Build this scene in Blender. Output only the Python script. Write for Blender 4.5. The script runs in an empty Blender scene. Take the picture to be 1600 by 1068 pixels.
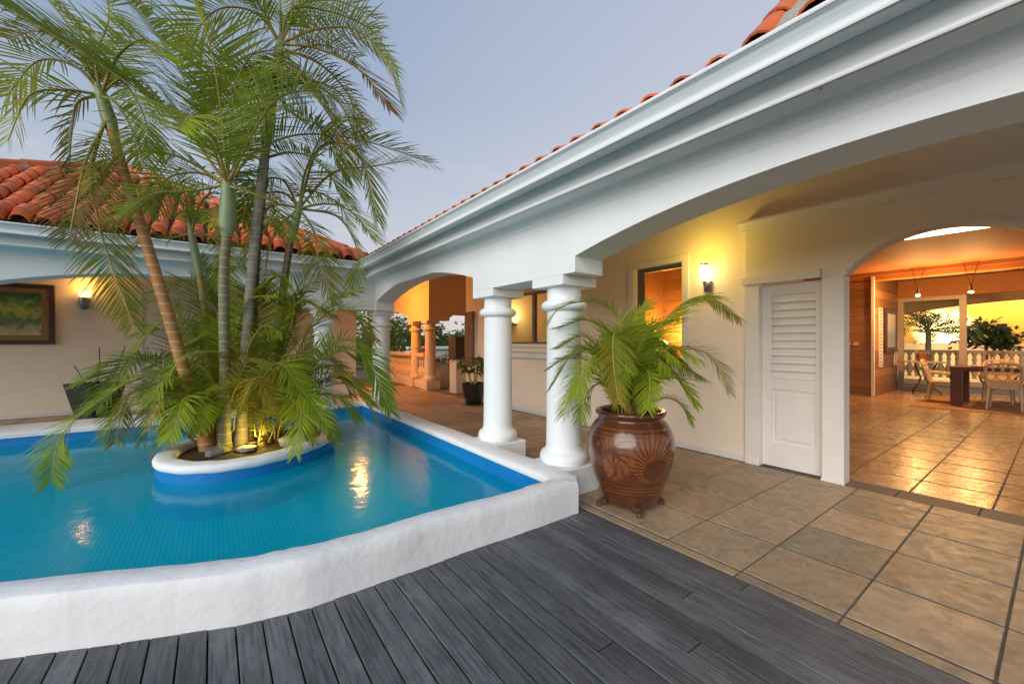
import bpy, math, random
from mathutils import Vector, Matrix
R = math.radians
random.seed(7)
scene = bpy.context.scene
col = scene.collection

# ---------------------------------------------------------------- camera
cam_d = bpy.data.cameras.new('camera')
cam_d.sensor_width = 36.0
cam_d.lens = 14.303
cam_d.clip_start = 0.05
cam_d.clip_end = 20000
cam = bpy.data.objects.new('camera', cam_d)
cam.location = (0, 0, 1.45)
cam.rotation_euler = (R(90), 0, R(-36.29))
col.objects.link(cam)
scene.camera = cam

# ---------------------------------------------------------------- sky, sun, exposure
SUN_AZ, SUN_EL = 83.0, 2.0          # clockwise from +Y, degrees
world = bpy.data.worlds.new('World')
scene.world = world
world.use_nodes = True
wn = world.node_tree
wn.nodes.clear()
sky = wn.nodes.new('ShaderNodeTexSky')
sky.sky_type = 'NISHITA'
sky.sun_disc = False
sky.sun_elevation = R(SUN_EL)
sky.sun_rotation = R(SUN_AZ)
sky.altitude = 50
sky.air_density = 1.0
sky.dust_density = 3.0
sky.ozone_density = 1.0
# dusk sky: pale lavender-blue dome (bluer to the zenith, pinkish at the horizon) plus the sunset glow of the Nishita sky
tcw = wn.nodes.new('ShaderNodeTexCoord')
sepw = wn.nodes.new('ShaderNodeSeparateXYZ')
wn.links.new(tcw.outputs['Generated'], sepw.inputs[0])
dome = wn.nodes.new('ShaderNodeValToRGB')
els = dome.color_ramp.elements
els[0].position = 0.0; els[0].color = (.70, .60, .60, 1)
els[1].position = 1.0; els[1].color = (.22, .31, .48, 1)
for p, c in ((.10, (.64, .60, .65, 1)), (.26, (.46, .51, .61, 1)), (.50, (.29, .38, .54, 1))):
    e = els.new(p); e.color = c
wn.links.new(sepw.outputs[2], dome.inputs[0])
# golden afterglow round the setting sun, with streaky cloud
sv = wn.nodes.new('ShaderNodeVectorMath'); sv.operation = 'DOT_PRODUCT'
sv.inputs[1].default_value = (math.sin(R(SUN_AZ)), math.cos(R(SUN_AZ)), 0.018)
wn.links.new(tcw.outputs['Generated'], sv.inputs[0])
glow = wn.nodes.new('ShaderNodeMapRange'); glow.interpolation_type = 'SMOOTHSTEP'
glow.inputs['From Min'].default_value = .80; glow.inputs['From Max'].default_value = .995
wn.links.new(sv.outputs['Value'], glow.inputs[0])
gcol = wn.nodes.new('ShaderNodeValToRGB')
ge = gcol.color_ramp.elements
ge[0].position = 0.0; ge[0].color = (.62, .22, .06, 1)
ge[1].position = .30; ge[1].color = (1.0, .62, .36, 1)
for p, c in ((.05, (1.0, .36, .07, 1)), (.12, (1.05, .52, .20, 1))):
    e = ge.new(p); e.color = c
wn.links.new(sepw.outputs[2], gcol.inputs[0])
cmap = wn.nodes.new('ShaderNodeMapping'); cmap.inputs['Scale'].default_value = (3, 3, 16)
wn.links.new(tcw.outputs['Generated'], cmap.inputs[0])
cno = wn.nodes.new('ShaderNodeTexNoise'); cno.inputs['Scale'].default_value = 2.2; cno.inputs['Detail'].default_value = 6
wn.links.new(cmap.outputs[0], cno.inputs['Vector'])
cfac = wn.nodes.new('ShaderNodeMapRange'); cfac.inputs['From Min'].default_value = .52; cfac.inputs['From Max'].default_value = .72; cfac.inputs['To Max'].default_value = .5
wn.links.new(cno.outputs[0], cfac.inputs[0])
def wmix(a, b, f):
    m = wn.nodes.new('ShaderNodeMix'); m.data_type = 'RGBA'
    for sck, v in ((m.inputs[6], a), (m.inputs[7], b), (m.inputs[0], f)):
        if isinstance(v, tuple): sck.default_value = (*v, 1)
        else: wn.links.new(v, sck)
    return m.outputs[2]
low = wn.nodes.new('ShaderNodeMapRange'); low.inputs['From Min'].default_value = .45; low.inputs['From Max'].default_value = .05
wn.links.new(sepw.outputs[2], low.inputs[0])
cl2 = wn.nodes.new('ShaderNodeMath'); cl2.operation = 'MULTIPLY'
wn.links.new(cfac.outputs[0], cl2.inputs[0]); wn.links.new(low.outputs[0], cl2.inputs[1])
wide = wn.nodes.new('ShaderNodeMapRange'); wide.interpolation_type = 'SMOOTHSTEP'
wide.inputs['From Min'].default_value = .05; wide.inputs['From Max'].default_value = .95; wide.inputs['To Max'].default_value = .42
wn.links.new(sv.outputs['Value'], wide.inputs[0])
base_sky = wmix(wmix(dome.outputs[0], (.70, .67, .73), wide.outputs[0]), (.80, .70, .72), cl2.outputs[0])
gold_sky = wmix(gcol.outputs[0], (.50, .22, .12), cl2.outputs[0])
bg1 = wn.nodes.new('ShaderNodeBackground')
bg1.inputs['Strength'].default_value = 0.86
wn.links.new(wmix(base_sky, gold_sky, glow.outputs[0]), bg1.inputs['Color'])
bg2 = wn.nodes.new('ShaderNodeBackground')
bg2.inputs['Strength'].default_value = 0.06
wn.links.new(sky.outputs[0], bg2.inputs['Color'])
# the low sun itself, a small bright disc with a soft edge
disc = wn.nodes.new('ShaderNodeMapRange'); disc.interpolation_type = 'SMOOTHSTEP'
disc.inputs['From Min'].default_value = .9993; disc.inputs['From Max'].default_value = .99995; disc.inputs['To Max'].default_value = 6.0
wn.links.new(sv.outputs['Value'], disc.inputs[0])
bg3 = wn.nodes.new('ShaderNodeBackground'); bg3.inputs['Color'].default_value = (1.0, .72, .30, 1)
wn.links.new(disc.outputs[0], bg3.inputs['Strength'])
adds = wn.nodes.new('ShaderNodeAddShader')
wn.links.new(bg2.outputs[0], adds.inputs[0]); wn.links.new(bg3.outputs[0], adds.inputs[1])
addw = wn.nodes.new('ShaderNodeAddShader')
wn.links.new(bg1.outputs[0], addw.inputs[0]); wn.links.new(adds.outputs[0], addw.inputs[1])
wo = wn.nodes.new('ShaderNodeOutputWorld')
wn.links.new(addw.outputs[0], wo.inputs[0])

fill_d = bpy.data.lights.new('sun', 'SUN')
# the sunset itself is hidden behind the house; this lamp is an added broad soft fill from the courtyard side
fill_d.energy = 2.6
fill_d.angle = R(55)
fill_d.color = (1.0, .965, .91)
sun = bpy.data.objects.new('sun', fill_d)
sdir = Vector((-.78, -.33, .29))
sun.rotation_euler = sdir.to_track_quat('Z', 'Y').to_euler()
sun.location = (-4, -5, 12)
col.objects.link(sun)

scene.view_settings.view_transform = 'Standard'
scene.view_settings.look = 'None'
scene.view_settings.gamma = 1.0
scene.view_settings.use_curve_mapping = False
scene.view_settings.exposure = 0.22
scene.cycles.use_denoising = True
scene.cycles.max_bounces = 8
scene.cycles.diffuse_bounces = 5
scene.cycles.transparent_max_bounces = 12
scene.cycles.sample_clamp_indirect = 6.0
scene.cycles.caustics_reflective = False
scene.cycles.caustics_refractive = False

# ---------------------------------------------------------------- helpers
class MB:
    def __init__(s): s.v = []; s.f = []
    def add(s, vs, fs):
        o = len(s.v); s.v += [tuple(p) for p in vs]; s.f += [tuple(i+o for i in f) for f in fs]
    def box(s, x0, x1, y0, y1, z0, z1, b=0.0):
        if x1 < x0: x0, x1 = x1, x0
        if y1 < y0: y0, y1 = y1, y0
        if b <= 0:
            s.add([(x0,y0,z0),(x1,y0,z0),(x1,y1,z0),(x0,y1,z0),(x0,y0,z1),(x1,y0,z1),(x1,y1,z1),(x0,y1,z1)],
                  [(3,2,1,0),(4,5,6,7),(0,1,5,4),(1,2,6,5),(2,3,7,6),(3,0,4,7)])
        else:
            b = min(b, (x1-x0)*.45, (y1-y0)*.45, (z1-z0)*.45)
            def ring(z, e): return [(x0+e,y0,z),(x1-e,y0,z),(x1,y0+e,z),(x1,y1-e,z),(x1-e,y1,z),(x0+e,y1,z),(x0,y1-e,z),(x0,y0+e,z)]
            def rin(z): return [(x0+b,y0+b,z),(x1-b,y0+b,z),(x1-b,y0+b,z),(x1-b,y1-b,z),(x1-b,y1-b,z),(x0+b,y1-b,z),(x0+b,y1-b,z),(x0+b,y0+b,z)]
            q = b*.5
            def rr(z, i): return [(x0+q+i,y0+i,z),(x1-q-i,y0+i,z),(x1-i,y0+q+i,z),(x1-i,y1-q-i,z),(x1-q-i,y1-i,z),(x0+q+i,y1-i,z),(x0+i,y1-q-i,z),(x0+i,y0+q+i,z)]
            vs = rr(z0, b*.6)+rr(z0+b*.6, 0)+rr(z1-b*.6, 0)+rr(z1, b*.6)
            fs = [tuple(range(7,-1,-1)), tuple(range(24,32))]
            for k in range(3):
                for i in range(8):
                    j = (i+1) % 8
                    fs.append((k*8+i, k*8+j, k*8+8+j, k*8+8+i))
            s.add(vs, fs)
    def prism(s, poly, fn, a, b):
        """poly: list of 2D; fn(u,v,w)->3D ; extruded from w=a to w=b"""
        n = len(poly)
        vs = [fn(u, v, a) for u, v in poly]+[fn(u, v, b) for u, v in poly]
        fs = [tuple(range(n-1,-1,-1)), tuple(range(n, 2*n))]
        for i in range(n):
            j = (i+1) % n
            fs.append((i, j, n+j, n+i))
        s.add(vs, fs)
    def tube(s, pts, rad, n=8, cap=True):
        pts = [Vector(p) for p in pts]; m = len(pts)
        if not isinstance(rad, (list, tuple)): rad = [rad]*m
        vs = []; fs = []; prev = None
        for i, p in enumerate(pts):
            t = (pts[min(i+1, m-1)]-pts[max(i-1, 0)]).normalized()
            if prev is None:
                a = t.cross(Vector((0,0,1)))
                if a.length < .1: a = t.cross(Vector((1,0,0)))
            else:
                a = prev-t*prev.dot(t)
            a.normalize(); prev = a; bb = t.cross(a)
            for k in range(n):
                q = 2*math.pi*k/n
                vs.append(p+(a*math.cos(q)+bb*math.sin(q))*rad[i])
        for i in range(m-1):
            for k in range(n):
                k2 = (k+1) % n
                fs.append((i*n+k, i*n+k2, (i+1)*n+k2, (i+1)*n+k))
        if cap: fs += [tuple(range(n-1,-1,-1)), tuple(range((m-1)*n, m*n))]
        s.add(vs, fs)
    def lathe(s, prof, n=32, c=(0,0,0), cap=True, sx=1, sy=1):
        vs = []; fs = []; m = len(prof)
        for r, z in prof:
            for k in range(n):
                q = 2*math.pi*k/n
                vs.append((c[0]+r*sx*math.cos(q), c[1]+r*sy*math.sin(q), c[2]+z))
        for i in range(m-1):
            for k in range(n):
                k2 = (k+1) % n
                fs.append((i*n+k, i*n+k2, (i+1)*n+k2, (i+1)*n+k))
        if cap: fs += [tuple(range(n-1,-1,-1)), tuple(range((m-1)*n, m*n))]
        s.add(vs, fs)
    def mesh(s, name, m, smooth=None):
        me = bpy.data.meshes.new(name)
        me.from_pydata(s.v, [], s.f)
        if m is not None: me.materials.append(m)
        if smooth is not None:
            me.shade_smooth()
            me.set_sharp_from_angle(angle=R(smooth))
        me.update()
        return me
    def build(s, name, m, parent=None, smooth=None):
        return obj(name, s.mesh(name, m, smooth), parent)

def obj(name, me, parent=None):
    o = bpy.data.objects.new(name, me)
    col.objects.link(o)
    if parent is not None:
        o.parent = parent
        off = parent.get('_off')
        # parts are modelled in world coordinates: undo the parent's placement
        o.matrix_parent_inverse = PW[parent.name].inverted() if parent.name in PW else Matrix()
    return o
PW = {}
def tag(o, label=None, cat=None, group=None, kind=None):
    if label: o['label'] = label
    if cat: o['category'] = cat
    if group: o['group'] = group
    if kind: o['kind'] = kind
    return o
def thing(name, loc, label, cat, group=None):
    o = bpy.data.objects.new(name, None)
    o.empty_display_size = .2
    o.location = loc
    col.objects.link(o)
    PW[o.name] = Matrix.Translation(Vector(loc))
    return tag(o, label, cat, group)
def part(name, fnc, m, parent, smooth=None):
    b = MB(); fnc(b)
    return b.build(name, m, parent, smooth)
def inst(name, me, mat4, parent=None):
    o = bpy.data.objects.new(name, me)
    col.objects.link(o)
    if parent is not None:
        o.parent = parent
        if parent.name in PW: o.matrix_parent_inverse = PW[parent.name].inverted()
    o.matrix_basis = mat4
    return o
def copy_tree(src, loc, rotz=0.0, scale=1.0):
    c = src.copy(); col.objects.link(c)
    c.location = loc; c.rotation_euler = (0, 0, rotz); c.scale = (scale,)*3
    for ch in src.children:
        d = ch.copy(); col.objects.link(d); d.parent = c; d.matrix_parent_inverse = ch.matrix_parent_inverse.copy()
        for g in ch.children:
            e = g.copy(); col.objects.link(e); e.parent = d; e.matrix_parent_inverse = g.matrix_parent_inverse.copy()
    return c
def point_light(name, loc, power, color, radius, parent=None):
    l = bpy.data.lights.new(name, 'POINT'); l.energy = power; l.color = color; l.shadow_soft_size = radius
    o = bpy.data.objects.new(name, l); col.objects.link(o)
    o.location = loc
    if parent is not None:
        o.parent = parent; o.matrix_parent_inverse = PW[parent.name].inverted()
    return o

# ---------------------------------------------------------------- materials
def nodes_of(name):
    m = bpy.data.materials.new(name); m.use_nodes = True
    nt = m.node_tree; bs = nt.nodes['Principled BSDF']
    return m, nt, bs
def ramp(nt, fac, stops):
    r = nt.nodes.new('ShaderNodeValToRGB')
    els = r.color_ramp.elements
    while len(els) > 1: els.remove(els[-1])
    els[0].position = stops[0][0]; els[0].color = (*stops[0][1], 1)
    for p, c in stops[1:]:
        e = els.new(p); e.color = (*c, 1)
    nt.links.new(fac, r.inputs[0])
    return r.outputs[0]
def coords(nt, scale=(1,1,1), kind='Object', rand=False):
    tc = nt.nodes.new('ShaderNodeTexCoord')
    mp = nt.nodes.new('ShaderNodeMapping')
    mp.inputs['Scale'].default_value = scale
    nt.links.new(tc.outputs[kind], mp.inputs['Vector'])
    if rand:
        oi = nt.nodes.new('ShaderNodeObjectInfo')
        mu = nt.nodes.new('ShaderNodeMath'); mu.operation = 'MULTIPLY'; mu.inputs[1].default_value = 57.0
        nt.links.new(oi.outputs['Random'], mu.inputs[0])
        cb = nt.nodes.new('ShaderNodeCombineXYZ')
        for i in range(3): nt.links.new(mu.outputs[0], cb.inputs[i])
        nt.links.new(cb.outputs[0], mp.inputs['Location'])
    return mp.outputs[0]
def noise(nt, vec, scale, detail=5, rough=.55, dist=0):
    n = nt.nodes.new('ShaderNodeTexNoise')
    n.inputs['Scale'].default_value = scale; n.inputs['Detail'].default_value = detail
    n.inputs['Roughness'].default_value = rough; n.inputs['Distortion'].default_value = dist
    nt.links.new(vec, n.inputs['Vector'])
    return n.outputs[0]
def mixc(nt, a, b, fac, mode='MIX'):
    m = nt.nodes.new('ShaderNodeMix'); m.data_type = 'RGBA'; m.blend_type = mode
    for s, v in ((m.inputs[6], a), (m.inputs[7], b), (m.inputs[0], fac)):
        if isinstance(v, (int, float)): s.default_value = v
        elif isinstance(v, tuple): s.default_value = (*v, 1)
        else: nt.links.new(v, s)
    return m.outputs[2]
def bump(nt, bs, h, strength, dist=.01):
    b = nt.nodes.new('ShaderNodeBump')
    b.inputs['Strength'].default_value = strength; b.inputs['Distance'].default_value = dist
    nt.links.new(h, b.inputs['Height']); nt.links.new(b.outputs[0], bs.inputs['Normal'])
def simple(name, c1, c2=None, scale=6, rough=.6, bmp=0, bscale=40, metal=0, stretch=(1,1,1), rand=False, spec=None, bdist=.01, coat=0):
    m, nt, bs = nodes_of(name)
    bs.inputs['Roughness'].default_value = rough; bs.inputs['Metallic'].default_value = metal
    if spec is not None: bs.inputs['Specular IOR Level'].default_value = spec
    if coat: bs.inputs['Coat Weight'].default_value = coat; bs.inputs['Coat Roughness'].default_value = .12
    v = coords(nt, stretch, rand=rand)
    n = noise(nt, v, scale)
    c = ramp(nt, n, [(.3, c1), (.7, c2 or tuple(x*.86 for x in c1))])
    if rand:
        oi = nt.nodes.new('ShaderNodeObjectInfo')
        hs = nt.nodes.new('ShaderNodeHueSaturation')
        mr = nt.nodes.new('ShaderNodeMapRange'); mr.inputs['To Min'].default_value = .74; mr.inputs['To Max'].default_value = 1.22
        nt.links.new(oi.outputs['Random'], mr.inputs[0]); nt.links.new(mr.outputs[0], hs.inputs['Value'])
        nt.links.new(c, hs.inputs['Color']); c = hs.outputs[0]
    nt.links.new(c, bs.inputs['Base Color'])
    if bmp: bump(nt, bs, noise(nt, v, bscale, 6, .6), bmp, bdist)
    return m
def emissive(name, c, strength):
    m, nt, bs = nodes_of(name)
    bs.inputs['Base Color'].default_value = (*c, 1)
    bs.inputs['Emission Color'].default_value = (*c, 1)
    bs.inputs['Emission Strength'].default_value = strength
    return m
def leaf_mat(name, c1, c2, tip=None):
    m, nt, bs = nodes_of(name)
    v = coords(nt)
    n = noise(nt, v, 3.0, 3)
    c = ramp(nt, n, [(.35, c1), (.65, c2)])
    if tip:
        c = mixc(nt, c, tip, ramp(nt, noise(nt, v, 1.7, 4), [(.5, (0,0,0)), (.62, (1,1,1))]))
    nt.links.new(c, bs.inputs['Base Color'])
    bs.inputs['Roughness'].default_value = .5; bs.inputs['Specular IOR Level'].default_value = .14
    tr = nt.nodes.new('ShaderNodeBsdfTranslucent')
    mx = nt.nodes.new('ShaderNodeMixShader'); mx.inputs[0].default_value = .35
    nt.links.new(mixc(nt, c, (1.0, 1.0, .35), .25), tr.inputs[0])
    nt.links.new(bs.outputs[0], mx.inputs[1]); nt.links.new(tr.outputs[0], mx.inputs[2])
    nt.links.new(mx.outputs[0], nt.nodes['Material Output'].inputs[0])
    return m

def glass_mat(name, tint=(.9,.95,.93), rough=.02):
    m, nt, bs = nodes_of(name)
    fr = nt.nodes.new('ShaderNodeFresnel'); fr.inputs[0].default_value = 1.45
    tr = nt.nodes.new('ShaderNodeBsdfTransparent'); tr.inputs[0].default_value = (*tint, 1)
    gl = nt.nodes.new('ShaderNodeBsdfGlossy'); gl.inputs['Roughness'].default_value = rough
    mx = nt.nodes.new('ShaderNodeMixShader')
    ge = nt.nodes.new('ShaderNodeNewGeometry')
    iv = nt.nodes.new('ShaderNodeMath'); iv.operation = 'SUBTRACT'; iv.inputs[0].default_value = 1.0
    nt.links.new(ge.outputs['Backfacing'], iv.inputs[1])
    fm = nt.nodes.new('ShaderNodeMath'); fm.operation = 'MULTIPLY'
    nt.links.new(fr.outputs[0], fm.inputs[0]); nt.links.new(iv.outputs[0], fm.inputs[1])
    nt.links.new(fm.outputs[0], mx.inputs[0]); nt.links.new(tr.outputs[0], mx.inputs[1]); nt.links.new(gl.outputs[0], mx.inputs[2])
    nt.links.new(mx.outputs[0], nt.nodes['Material Output'].inputs[0])
    nt.nodes.remove(bs)
    return m

def stucco_mat(name, c, dirt, bmp, rough=.75, bsc=30):
    m, nt, bs = nodes_of(name)
    v = coords(nt)
    n1 = noise(nt, v, 1.6, 6, .6); n2 = noise(nt, v, 9, 5, .6)
    cc = ramp(nt, n1, [(.35, c), (.75, tuple(x*.93 for x in c))])
    st = ramp(nt, noise(nt, v, 2.7, 8, .7), [(.58, (0,0,0)), (.75, (1,1,1))])
    cc = mixc(nt, cc, dirt, mixc(nt, (0,0,0), (.35,.35,.35), st))
    v2 = coords(nt, (7,7,.5))
    sk = ramp(nt, noise(nt, v2, 1.0, 7, .65), [(.56, (0,0,0)), (.74, (1,1,1))])
    cc = mixc(nt, cc, dirt, mixc(nt, (0,0,0), (.28,.28,.28), sk))
    nt.links.new(cc, bs.inputs['Base Color'])
    bs.inputs['Roughness'].default_value = rough
    bump(nt, bs, mixc(nt, n2, noise(nt, v, bsc, 5, .6), .4), bmp, .02)
    return m

M = {}
M['white'] = stucco_mat('white_plaster', (.84,.87,.87), (.68,.68,.62), .16)
M['white_wall'] = stucco_mat('cream_plaster', (.86,.765,.63), (.77,.67,.53), .10)
M['coping'] = stucco_mat('rough_white_render', (.86,.855,.85), (.60,.50,.36), .55, .8, 14)
M['trim'] = simple('white_trim_paint', (.78,.75,.70), (.74,.70,.65), 5, .45, .05, 60)
M['trim_bright'] = simple('bright_bead_paint', (.88,.89,.89), (.85,.86,.86), 4, .35)
M['gutter'] = simple('pale_gutter_paint', (.80,.85,.87), (.74,.80,.82), 2.5, .35, .03, 30)
M['blue'] = simple('blue_pool_paint', (.003,.19,.52), (.003,.22,.56), 3, .5, .1, 25)
M['soil'] = simple('dark_soil', (.05,.035,.022), (.11,.08,.05), 14, .95, .8, 30, bdist=.03)
M['stone'] = simple('grey_stone', (.30,.28,.25), (.16,.15,.14), 9, .9, .7, 24, bdist=.02)
M['pale_stone'] = simple('pale_stone', (.50,.46,.38), (.34,.31,.26), 8, .9, .6, 24, bdist=.02)
M['grout'] = simple('dark_grout', (.10,.09,.075), (.17,.145,.115), 12, .9)
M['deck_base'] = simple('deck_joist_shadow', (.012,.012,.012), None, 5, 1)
M['steel'] = simple('brushed_steel', (.30,.30,.30), (.24,.24,.24), 12, .35, metal=.9)
M['frame_grey'] = simple('grey_aluminium', (.13,.14,.16), None, 5, .4, metal=.4)
M['frame_warm'] = simple('bronze_aluminium', (.46,.40,.33), None, 5, .4)
M['black'] = simple('black_glaze', (.012,.011,.011), (.02,.017,.016), 6, .18)
M['darkwood'] = simple('dark_red_wood', (.10,.028,.016), (.06,.018,.012), 5, .38, .1, 30, stretch=(1,1,6))
M['frame_brown'] = simple('brown_picture_frame', (.09,.035,.02), (.055,.022,.015), 8, .4)
M['frame_gold'] = simple('gilt_mat_board', (.30,.17,.05), (.24,.13,.04), 8, .5)
M['rug'] = simple('straw_rug', (.42,.25,.10), (.34,.19,.08), 60, .95, .3, 120)
M['bark_dark'] = simple('tree_bark', (.10,.07,.045), (.05,.035,.025), 10, .9, .5, 20)
M['ground'] = simple('dry_ground', (.10,.11,.05), (.16,.13,.08), .3, .95)
M['iron'] = simple('wrought_iron_rust', (.06,.03,.02), (.10,.05,.03), 12, .6)
M['wicker'] = simple('cream_moulded_chair', (.55,.42,.27), (.48,.36,.23), 8, .4)
M['terra'] = simple('terracotta_pot', (.30,.09,.04), (.24,.07,.03), 8, .7)
M['plate'] = simple('white_china', (.75,.74,.72), None, 5, .2)
M['slab_under'] = simple('roof_underside', (.46,.34,.24), (.42,.30,.21), 4, .8)
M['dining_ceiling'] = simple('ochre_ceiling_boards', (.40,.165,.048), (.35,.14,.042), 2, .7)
M['glass'] = glass_mat('window_glass')
M['wine'] = glass_mat('wine_glass', (.92,.90,.86))
M['lamp_hot'] = emissive('lamp_glass_hot', (1.0,.86,.52), 7)
M['lamp_orange'] = emissive('lamp_glass_orange', (1.0,.62,.22), 3)
M['spot_bulb'] = emissive('spot_bulb', (1.0,.75,.45), 12)
M['carved'] = simple('carved_wood_panel', (.30,.21,.15), (.12,.08,.055), 22, .8, .9, 26, bdist=.03)
M['saucer'] = simple('green_saucer', (.03,.10,.05), None, 5, .4)
M['white_ceramic'] = simple('white_ceramic_planter', (.66,.62,.56), (.58,.54,.48), 4, .45)
M['far_white'] = simple('far_white_render', (.72,.70,.68), None, 2, .8)

# wooden planks, each object different
def plank_mat(name, a, b, stretch, rough, bscale=4):
    m, nt, bs = nodes_of(name)
    v = coords(nt, stretch, rand=True)
    n = noise(nt, v, bscale, 7, .62, .4)
    c = ramp(nt, n, [(.28, a), (.72, b)])
    wr = ramp(nt, noise(nt, coords(nt, (3,1.6,3)), 1.6, 8, .7), [(.50, (0,0,0)), (.68, (1,1,1))])
    c = mixc(nt, c, tuple(x*1.15 for x in b), mixc(nt, (0,0,0), (.55,.55,.55), wr))
    oi = nt.nodes.new('ShaderNodeObjectInfo')
    hs = nt.nodes.new('ShaderNodeHueSaturation')
    mr = nt.nodes.new('ShaderNodeMapRange'); mr.inputs['To Min'].default_value = .7; mr.inputs['To Max'].default_value = 1.3
    nt.links.new(oi.outputs['Random'], mr.inputs[0]); nt.links.new(mr.outputs[0], hs.inputs['Value'])
    nt.links.new(c, hs.inputs['Color']); nt.links.new(hs.outputs[0], bs.inputs['Base Color'])
    bs.inputs['Roughness'].default_value = rough
    bump(nt, bs, n, .35, .006)
    return m
M['deck'] = plank_mat('weathered_grey_decking', (.028,.031,.037), (.155,.158,.165), (18,1.0,18), .6)
M['plank'] = plank_mat('honey_wood_cladding', (.26,.12,.045), (.42,.22,.09), (2,2,22), .5)

# terrace tile
def tile_mat(name, a, b, stain, rough):
    m, nt, bs = nodes_of(name)
    v = coords(nt, (1,1,1), rand=True)
    c = ramp(nt, noise(nt, v, 4.5, 8, .66, .8), [(.28, a), (.72, b)])
    st = ramp(nt, noise(nt, v, 7.5, 10, .75, 1.5), [(.47, (0,0,0)), (.66, (1,1,1))])
    c = mixc(nt, c, stain, mixc(nt, (0,0,0), (.75,.75,.75), st))
    sp = ramp(nt, noise(nt, v, 38, 6, .7), [(.60, (0,0,0)), (.70, (1,1,1))])
    c = mixc(nt, c, tuple(x*.6 for x in stain), mixc(nt, (0,0,0), (.5,.5,.5), sp))
    oi = nt.nodes.new('ShaderNodeObjectInfo')
    tone = ramp(nt, oi.outputs['Random'], [(0, (.66,.72,.72)), (.22, (1.08,.98,.88)), (.42, (.80,.82,.82)), (.62, (1.16,1.08,1.02)), (.82, (.92,.86,.78)), (1, (.74,.76,.74))])
    c = mixc(nt, c, tone, 1.0, 'MULTIPLY')
    nt.links.new(c, bs.inputs['Base Color'])
    rr = ramp(nt, noise(nt, v, 12, 5), [(.3, (rough-.1,)*3), (.7, (rough+.14,)*3)])
    nt.links.new(rr, bs.inputs['Roughness'])
    bump(nt, bs, noise(nt, v, 8, 9, .68), .40, .008)
    return m
M['tile'] = tile_mat('beige_stone_tile', (.47,.35,.235), (.33,.25,.17), (.19,.15,.11), .46)
M['tile_in'] = tile_mat('glossy_indoor_tile', (.50,.35,.20), (.38,.26,.15), (.25,.17,.10), .24)

# clay roof tile
def clay_mat():
    m, nt, bs = nodes_of('clay_roof_tile')
    v = coords(nt, (1,1,1), rand=True)
    c = ramp(nt, noise(nt, v, 7, 6, .6), [(.3, (.84,.19,.042)), (.7, (.70,.14,.036))])
    st = ramp(nt, noise(nt, v, 9, 8, .7), [(.48, (0,0,0)), (.62, (1,1,1))])
    c = mixc(nt, c, (.34,.20,.14), mixc(nt, (0,0,0), (.5,.5,.5), st))
    oi = nt.nodes.new('ShaderNodeObjectInfo')
    hs = nt.nodes.new('ShaderNodeHueSaturation')
    mr = nt.nodes.new('ShaderNodeMapRange'); mr.inputs['To Min'].default_value = .72; mr.inputs['To Max'].default_value = 1.25
    nt.links.new(oi.outputs['Random'], mr.inputs[0]); nt.links.new(mr.outputs[0], hs.inputs['Value'])
    nt.links.new(c, hs.inputs['Color']); nt.links.new(hs.outputs[0], bs.inputs['Base Color'])
    bs.inputs['Roughness'].default_value = .75
    bump(nt, bs, noise(nt, v, 30, 5), .3, .004)
    return m
M['clay'] = clay_mat()
M['clay_pan'] = simple('clay_pan_tile', (.20,.07,.04), (.12,.06,.04), 6, .9, .3, 30)
M['mortar'] = simple('roof_mortar', (.46,.40,.34), (.36,.31,.26), 8, .9, .4, 30)

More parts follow.
